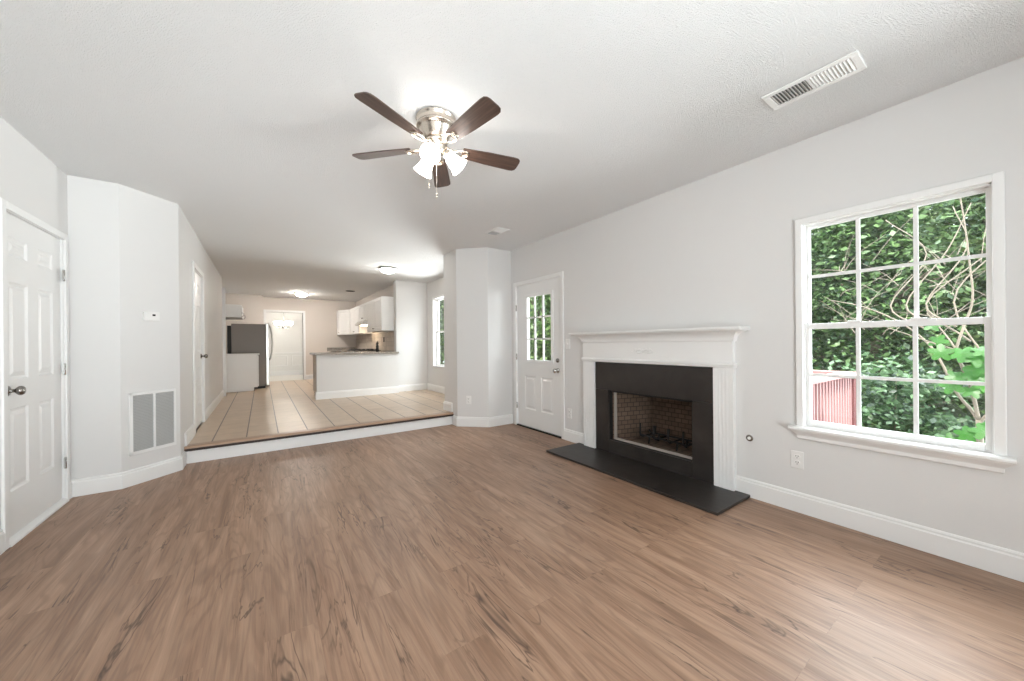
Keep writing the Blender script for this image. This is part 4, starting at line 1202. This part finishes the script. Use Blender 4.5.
# ------------------------------------------------------------------ outdoors
gm = MB()
nx, ny = 22, 26
rnd = random.Random(3)
vs, fs_ = [], []
for i in range(nx):
    for jx in range(ny):
        x = 3.06 + i * 1.1; y = -12 + jx * 1.4
        z = -1.6 + max(0, x - 7) * 0.13 + max(0, x - 14) * 0.42 + rnd.uniform(-.08, .08)
        vs.append((x, y, z))
for i in range(nx - 1):
    for jx in range(ny - 1):
        fs_.append((i * ny + jx, (i + 1) * ny + jx, (i + 1) * ny + jx + 1, i * ny + jx + 1))
gm.add(vs, fs_, True)
tag(gm.build('ground', 'soil'), 'dark wooded ground rising behind the house', 'ground', kind='structure')

DKZ = -0.13
dk = thing('deck', 'wooden deck platform outside the back door', 'deck', (4.2, 3.0, DKZ), kind='structure')
b_ = MB()
for k in range(17):
    b_.box(3.07 + k * .14, 3.07 + k * .14 + .134, 1.10, 5.2, DKZ - .035, DKZ)
b_.build('deck_boards', 'deck', dk)
p_ = MB()
for x in (3.3, 5.3):
    for y in (1.25, 3.2, 5.0):
        p_.box(x - .05, x + .05, y - .05, y + .05, -1.9, DKZ - .036)
p_.build('posts', 'deck', dk)
RX, RY, RZ = 5.38, 1.13, 0.78
rl = thing('deck_railing', 'faded red wooden deck railing outside the window', 'railing', (RX, RY, DKZ))
MB().prism([(3.10, RY - .045), (RX + .07, RY - .045), (RX + .07, 2.60), (RX - .07, 2.60), (RX - .07, RY + .095), (3.10, RY + .095)], 'z', RZ - .035, RZ).build('cap_rail', 'redcap', rl, bevel=0.004)
MB().box(3.10, RX - .055, RY + .022, RY + .060, 0.62, 0.73).build('top_rail', 'redwood', rl)
MB().box(3.10, RX - .055, RY + .022, RY + .060, 0.0, 0.09).build('bottom_rail', 'redwood', rl)
MB().box(RX - .02, RX + .02, RY + .062, 2.58, 0.62, 0.73).build('top_rail', 'redwood', rl)
MB().box(RX - .02, RX + .02, RY + .062, 2.58, 0.0, 0.09).build('bottom_rail', 'redwood', rl)
for x, y in ((RX, RY), (3.16, RY), (RX, 2.55)):
    MB().box(x - .045, x + .045, y - .03 if y < 2 else y - .045, y + .06 if y < 2 else y + .045, DKZ + .001, RZ - .036).build('post', 'redwood', rl)
x = 3.27
while x < RX - .06:
    MB().box(x - .014, x + .014, RY - .022, RY + .0215, -0.02, RZ - .036).build('baluster', 'redcap', rl)
    x += .0905
y = RY + .13
while y < 2.5:
    MB().box(RX + .0205, RX + .058, y - .019, y + .019, -0.02, RZ - .036).build('baluster', 'redcap', rl)
    y += .0905

def leaf_mesh(name, n, seed, size, crown, mat, half):
    """n bent leaves spread in clumps through a crown [(cx,cy,cz,rx,ry,rz), ...]"""
    rs = np.random.RandomState(seed)
    w = np.array([c[3] * c[4] * c[5] for c in crown]) ** 0.7; w /= w.sum()
    ncl = max(12, n // 45)
    ci = rs.choice(len(crown), ncl, p=w)
    cr = np.array(crown)[ci]
    d = rs.normal(size=(ncl, 3)); d /= np.linalg.norm(d, axis=1)[:, None]
    rad = rs.uniform(0.35, 1.0, ncl) ** 0.6
    cc_ = cr[:, :3] + d * rad[:, None] * cr[:, 3:]
    k = rs.randint(0, ncl, n)
    spread = np.array([0.30, 0.30, 0.13]) * (cr[k, 3:].mean(1)[:, None] * .75)
    pos = cc_[k] + rs.normal(size=(n, 3)) * spread
    nrm = rs.normal(size=(n, 3)) * 0.6 + np.array([-0.25, -0.1, 1.0]); nrm /= np.linalg.norm(nrm, axis=1)[:, None]
    t = rs.normal(size=(n, 3)); t -= nrm * (t * nrm).sum(1)[:, None]; t /= np.linalg.norm(t, axis=1)[:, None]
    b = np.cross(nrm, t)
    hx, hy = half
    pos[:, 0] = np.where(np.abs(pos[:, 0]) > hx, rs.uniform(-hx, hx, n), pos[:, 0])
    pos[:, 1] = np.where(np.abs(pos[:, 1]) > hy, rs.uniform(-hy, hy, n), pos[:, 1])
    pos[:, 2] = np.maximum(pos[:, 2], 0.02)
    s = size * rs.uniform(.5, 1.5, n)[:, None]
    v = np.empty((n, 4, 3))
    v[:, 0] = pos - t * s * .6
    v[:, 1] = pos + b * s * .36 - nrm * s * .08
    v[:, 2] = pos + t * s * .6 - nrm * s * .12
    v[:, 3] = pos - b * s * .36 - nrm * s * .08
    me = bpy.data.meshes.new(name)
    me.from_pydata(v.reshape(-1, 3).tolist(), [], np.arange(4 * n).reshape(n, 4).tolist())
    me.materials.append(MAT[mat])
    return me

def tree(label, kind, x, y, z0, h, r, n, leaf, mat, seed, parts=None):
    rn_ = random.Random(seed)
    o = thing('tree' if kind == 'tree' else 'shrub', label, kind, (x, y, z0), 'trees and shrubs outside')
    if kind == 'tree':
        crown = [(0, 0, h * .62, r, r, h * .46)] + [(rn_.uniform(-.5, .5) * r, rn_.uniform(-.5, .5) * r, h * rn_.uniform(.15, .85), r * .6, r * .6, h * .16) for _ in range(8)]
    else:
        crown = [(0, 0, h * .5, r, r, h * .5)] + [(rn_.uniform(-.7, .7) * r, rn_.uniform(-.7, .7) * r, h * rn_.uniform(.3, .7), r * .6, r * .6, h * .3) for _ in range(3)]
    me = leaf_mesh('foliage', n, seed, leaf, crown, mat, (r, r))
    f = bpy.data.objects.new('foliage', me); COL.objects.link(f); f.parent = o
    tr = MB()
    lean = rn_.uniform(-.03, .03) * h
    rt = 0.018 * h + .02 if kind == 'tree' else 0.02
    tr.tube([(0, 0, -.15), (lean * .3, 0, h * .3), (lean, lean * .5, h * .6), (lean * 1.2, lean, h * .9)], [rt, rt * .8, rt * .5, rt * .15], 8)
    for k in range(5 if kind == 'tree' else 3):
        a = rn_.uniform(0, 2 * PI); zb = h * rn_.uniform(.25, .7)
        tr.tube([(lean * zb / h, 0, zb), (math.cos(a) * r * .4, math.sin(a) * r * .4, zb + h * .1), (math.cos(a) * r * .8, math.sin(a) * r * .8, zb + h * .15)], [rt * .4, rt * .25, rt * .08], 6)
    me2 = tr.build('trunk', 'darkbark'); me2.parent = o; me2.location = (0, 0, 0)
    return o

TREES = [
    # label, kind, x, y, z, h, r, n leaves, leaf size, material
    ('mid-green tree seen through the middle window panes', 'tree', 8.9, 1.55, -1.5, 6.0, 1.30, 26000, .075, 'leaf_a'),
    ('dark leafy tree seen through the right window panes', 'tree', 8.9, -1.25, -1.4, 6.0, 1.40, 24000, .075, 'leaf_b'),
    ('mid-green tree behind the deck railing', 'tree', 8.8, 4.25, -1.4, 6.0, 1.30, 22000, .078, 'leaf_b'),
    ('tall yellow-green tree far behind the window', 'tree', 12.2, 0.2, -0.9, 7.0, 1.9, 22000, .12, 'leaf_c'),
    ('tall mid-green tree far beyond the deck corner', 'tree', 12.2, 4.1, -0.9, 7.0, 1.9, 20000, .12, 'leaf_a'),
    ('tall tree far to the right of the window', 'tree', 12.5, -4.2, -0.9, 7.0, 1.9, 8000, .2, 'leaf_a'),
    ('tallest dark tree at the back of the window view', 'tree', 17.0, 2.0, -0.3, 9.0, 2.6, 16000, .17, 'leaf_b'),
    ('sunlit yellow-green tree behind the back door glass', 'tree', 7.4, 8.8, -1.5, 6.0, 1.7, 16000, .10, 'leaf_c'),
    ('dark tree farther behind the back door glass', 'tree', 11.4, 12.6, -1.2, 9.5, 2.2, 9000, .2, 'leaf_b'),
    ('bright tree behind the breakfast window', 'tree', 5.3, 12.9, -1.5, 6.4, 1.6, 16000, .10, 'leaf_c'),
    ('dark tree far behind the breakfast window', 'tree', 7.9, 18.2, -1.5, 10.0, 2.2, 8000, .22, 'leaf_b'),
    ('low dark shrub below the window view', 'shrub', 6.3, 0.95, -1.55, 2.5, 0.70, 9000, .062, 'leaf_b'),
    ('low green shrub beside the sapling', 'shrub', 6.3, -0.55, -1.55, 2.3, 0.70, 9000, .062, 'leaf_a'),
    ('low shrub beyond the deck corner', 'shrub', 6.4, 2.45, -1.55, 2.6, 0.70, 9000, .062, 'leaf_b'),
]
for i, t in enumerate(TREES):
    tree(*t, seed=11 + i)

# the leafless-looking sapling just outside the window
sp = thing('sapling', 'slender pale-barked sapling with a few big bright leaves outside the window', 'tree', (4.6, 0.224, -1.6))
br = MB()
def limb(pts, r0_, r1_):
    P = [Vector(p) for p in pts]
    P = [P[0] * 2 - P[1]] + P + [P[-1] * 2 - P[-2]]
    pts = []
    for k in range(1, len(P) - 2):       # smooth curve through the joints
        for q in range(5):
            t = q / 5
            pts.append(0.5 * ((2 * P[k]) + (P[k + 1] - P[k - 1]) * t + (2 * P[k - 1] - 5 * P[k] + 4 * P[k + 1] - P[k + 2]) * t * t + (3 * P[k] - P[k - 1] - 3 * P[k + 1] + P[k + 2]) * t ** 3))
    pts.append(P[-2])
    n = len(pts)
    br.tube(pts, [r0_ + (r1_ - r0_) * k / (n - 1) for k in range(n)], 8)
limb([(4.60, .222, -1.75), (4.61, .224, -0.6), (4.60, .222, 0.27), (4.60, .226, 0.50)], .026, .017)
limb([(4.60, .226, 0.49), (4.63, .270, 0.58), (4.66, .34, 0.70), (4.72, .47, 1.05), (4.80, .66, 1.28), (4.90, .93, 1.46), (5.0, 1.2, 1.56)], .012, .0035)
limb([(4.60, .226, 0.49), (4.58, .258, 0.73), (4.56, .306, 0.925), (4.55, .331, 1.045), (4.56, .290, 1.245), (4.57, .25, 1.44), (4.58, .262, 1.72), (4.58, .29, 2.1), (4.55, .33, 2.5)], .012, .0035)
limb([(4.60, .222, 0.48), (4.58, .18, 0.56), (4.57, .10, 0.68), (4.55, -.02, 0.9)], .012, .006)
limb([(4.55, .331, 1.045), (4.50, .42, 1.09), (4.46, .53, 1.15), (4.44, .70, 1.24)], .007, .003)
limb([(4.55, .331, 1.045), (4.60, .37, 1.13), (4.66, .42, 1.22), (4.7, .50, 1.36)], .007, .003)
rb = random.Random(5)
for k in range(60):
    y = rb.uniform(.05, 1.15); z = rb.uniform(1.15, 1.85); x = rb.uniform(4.4, 5.4)
    dy, dz = rb.uniform(-.35, .35), rb.uniform(.05, .40)
    limb([(x, y, z), (x + rb.uniform(-.1, .1), y + dy * .4, z + dz * .5), (x + rb.uniform(-.15, .15), y + dy, z + dz)], rb.uniform(.002, .004), .0012)
for k in range(5):
    y = rb.uniform(.1, .7)
    limb([(4.7, y, 1.05 + rb.uniform(-.3, .2)), (4.8, y + rb.uniform(.1, .3), 1.45), (4.9, y + rb.uniform(-.2, .3), 1.9), (5.0, y + rb.uniform(-.2, .3), 2.3)], .007, .003)
br.build('branches', 'bark', sp)
lv = MB()
outl = []
for k in range(40):
    a = 2 * PI * k / 40
    outl.append((a, 0.50 + .50 * abs(math.cos(2.5 * a)) ** 1.3))
for (y, z, s) in ((.30, 1.02, .062), (.40, 1.03, .060), (.225, .99, .062), (.20, 1.04, .05), (.245, .86, .070), (.33, .84, .05), (.35, .77, .066), (.25, .73, .05), (.19, .78, .05), (.42, 1.12, .05), (.45, 1.25, .05), (.22, .91, .055), (.20, .44, .06), (.28, .40, .055), (.36, .33, .05), (.15, .50, .05)):
    x = 4.50 + rb.uniform(-.06, .06)
    nrm = Vector((-1, rb.uniform(-.4, .4), rb.uniform(.3, 1.0))).normalized()
    a_ = nrm.orthogonal().normalized(); b2_ = nrm.cross(a_)
    ph = rb.uniform(0, 6)
    c = Vector((x, y, z))
    vs = [c]
    for a, r in outl:
        vs.append(c + (a_ * math.cos(a + ph) + b2_ * math.sin(a + ph)) * r * s * 1.25 - nrm * (r * s * .18))
    lv.add(vs, [(0, 1 + k, 1 + (k + 1) % 40) for k in range(40)])
lv.build('leaves', 'leaf_big', sp)

# bookkeeping keys are not part of the scene's description
for o in bpy.data.objects:
    if '_o' in o.keys():
        del o['_o']
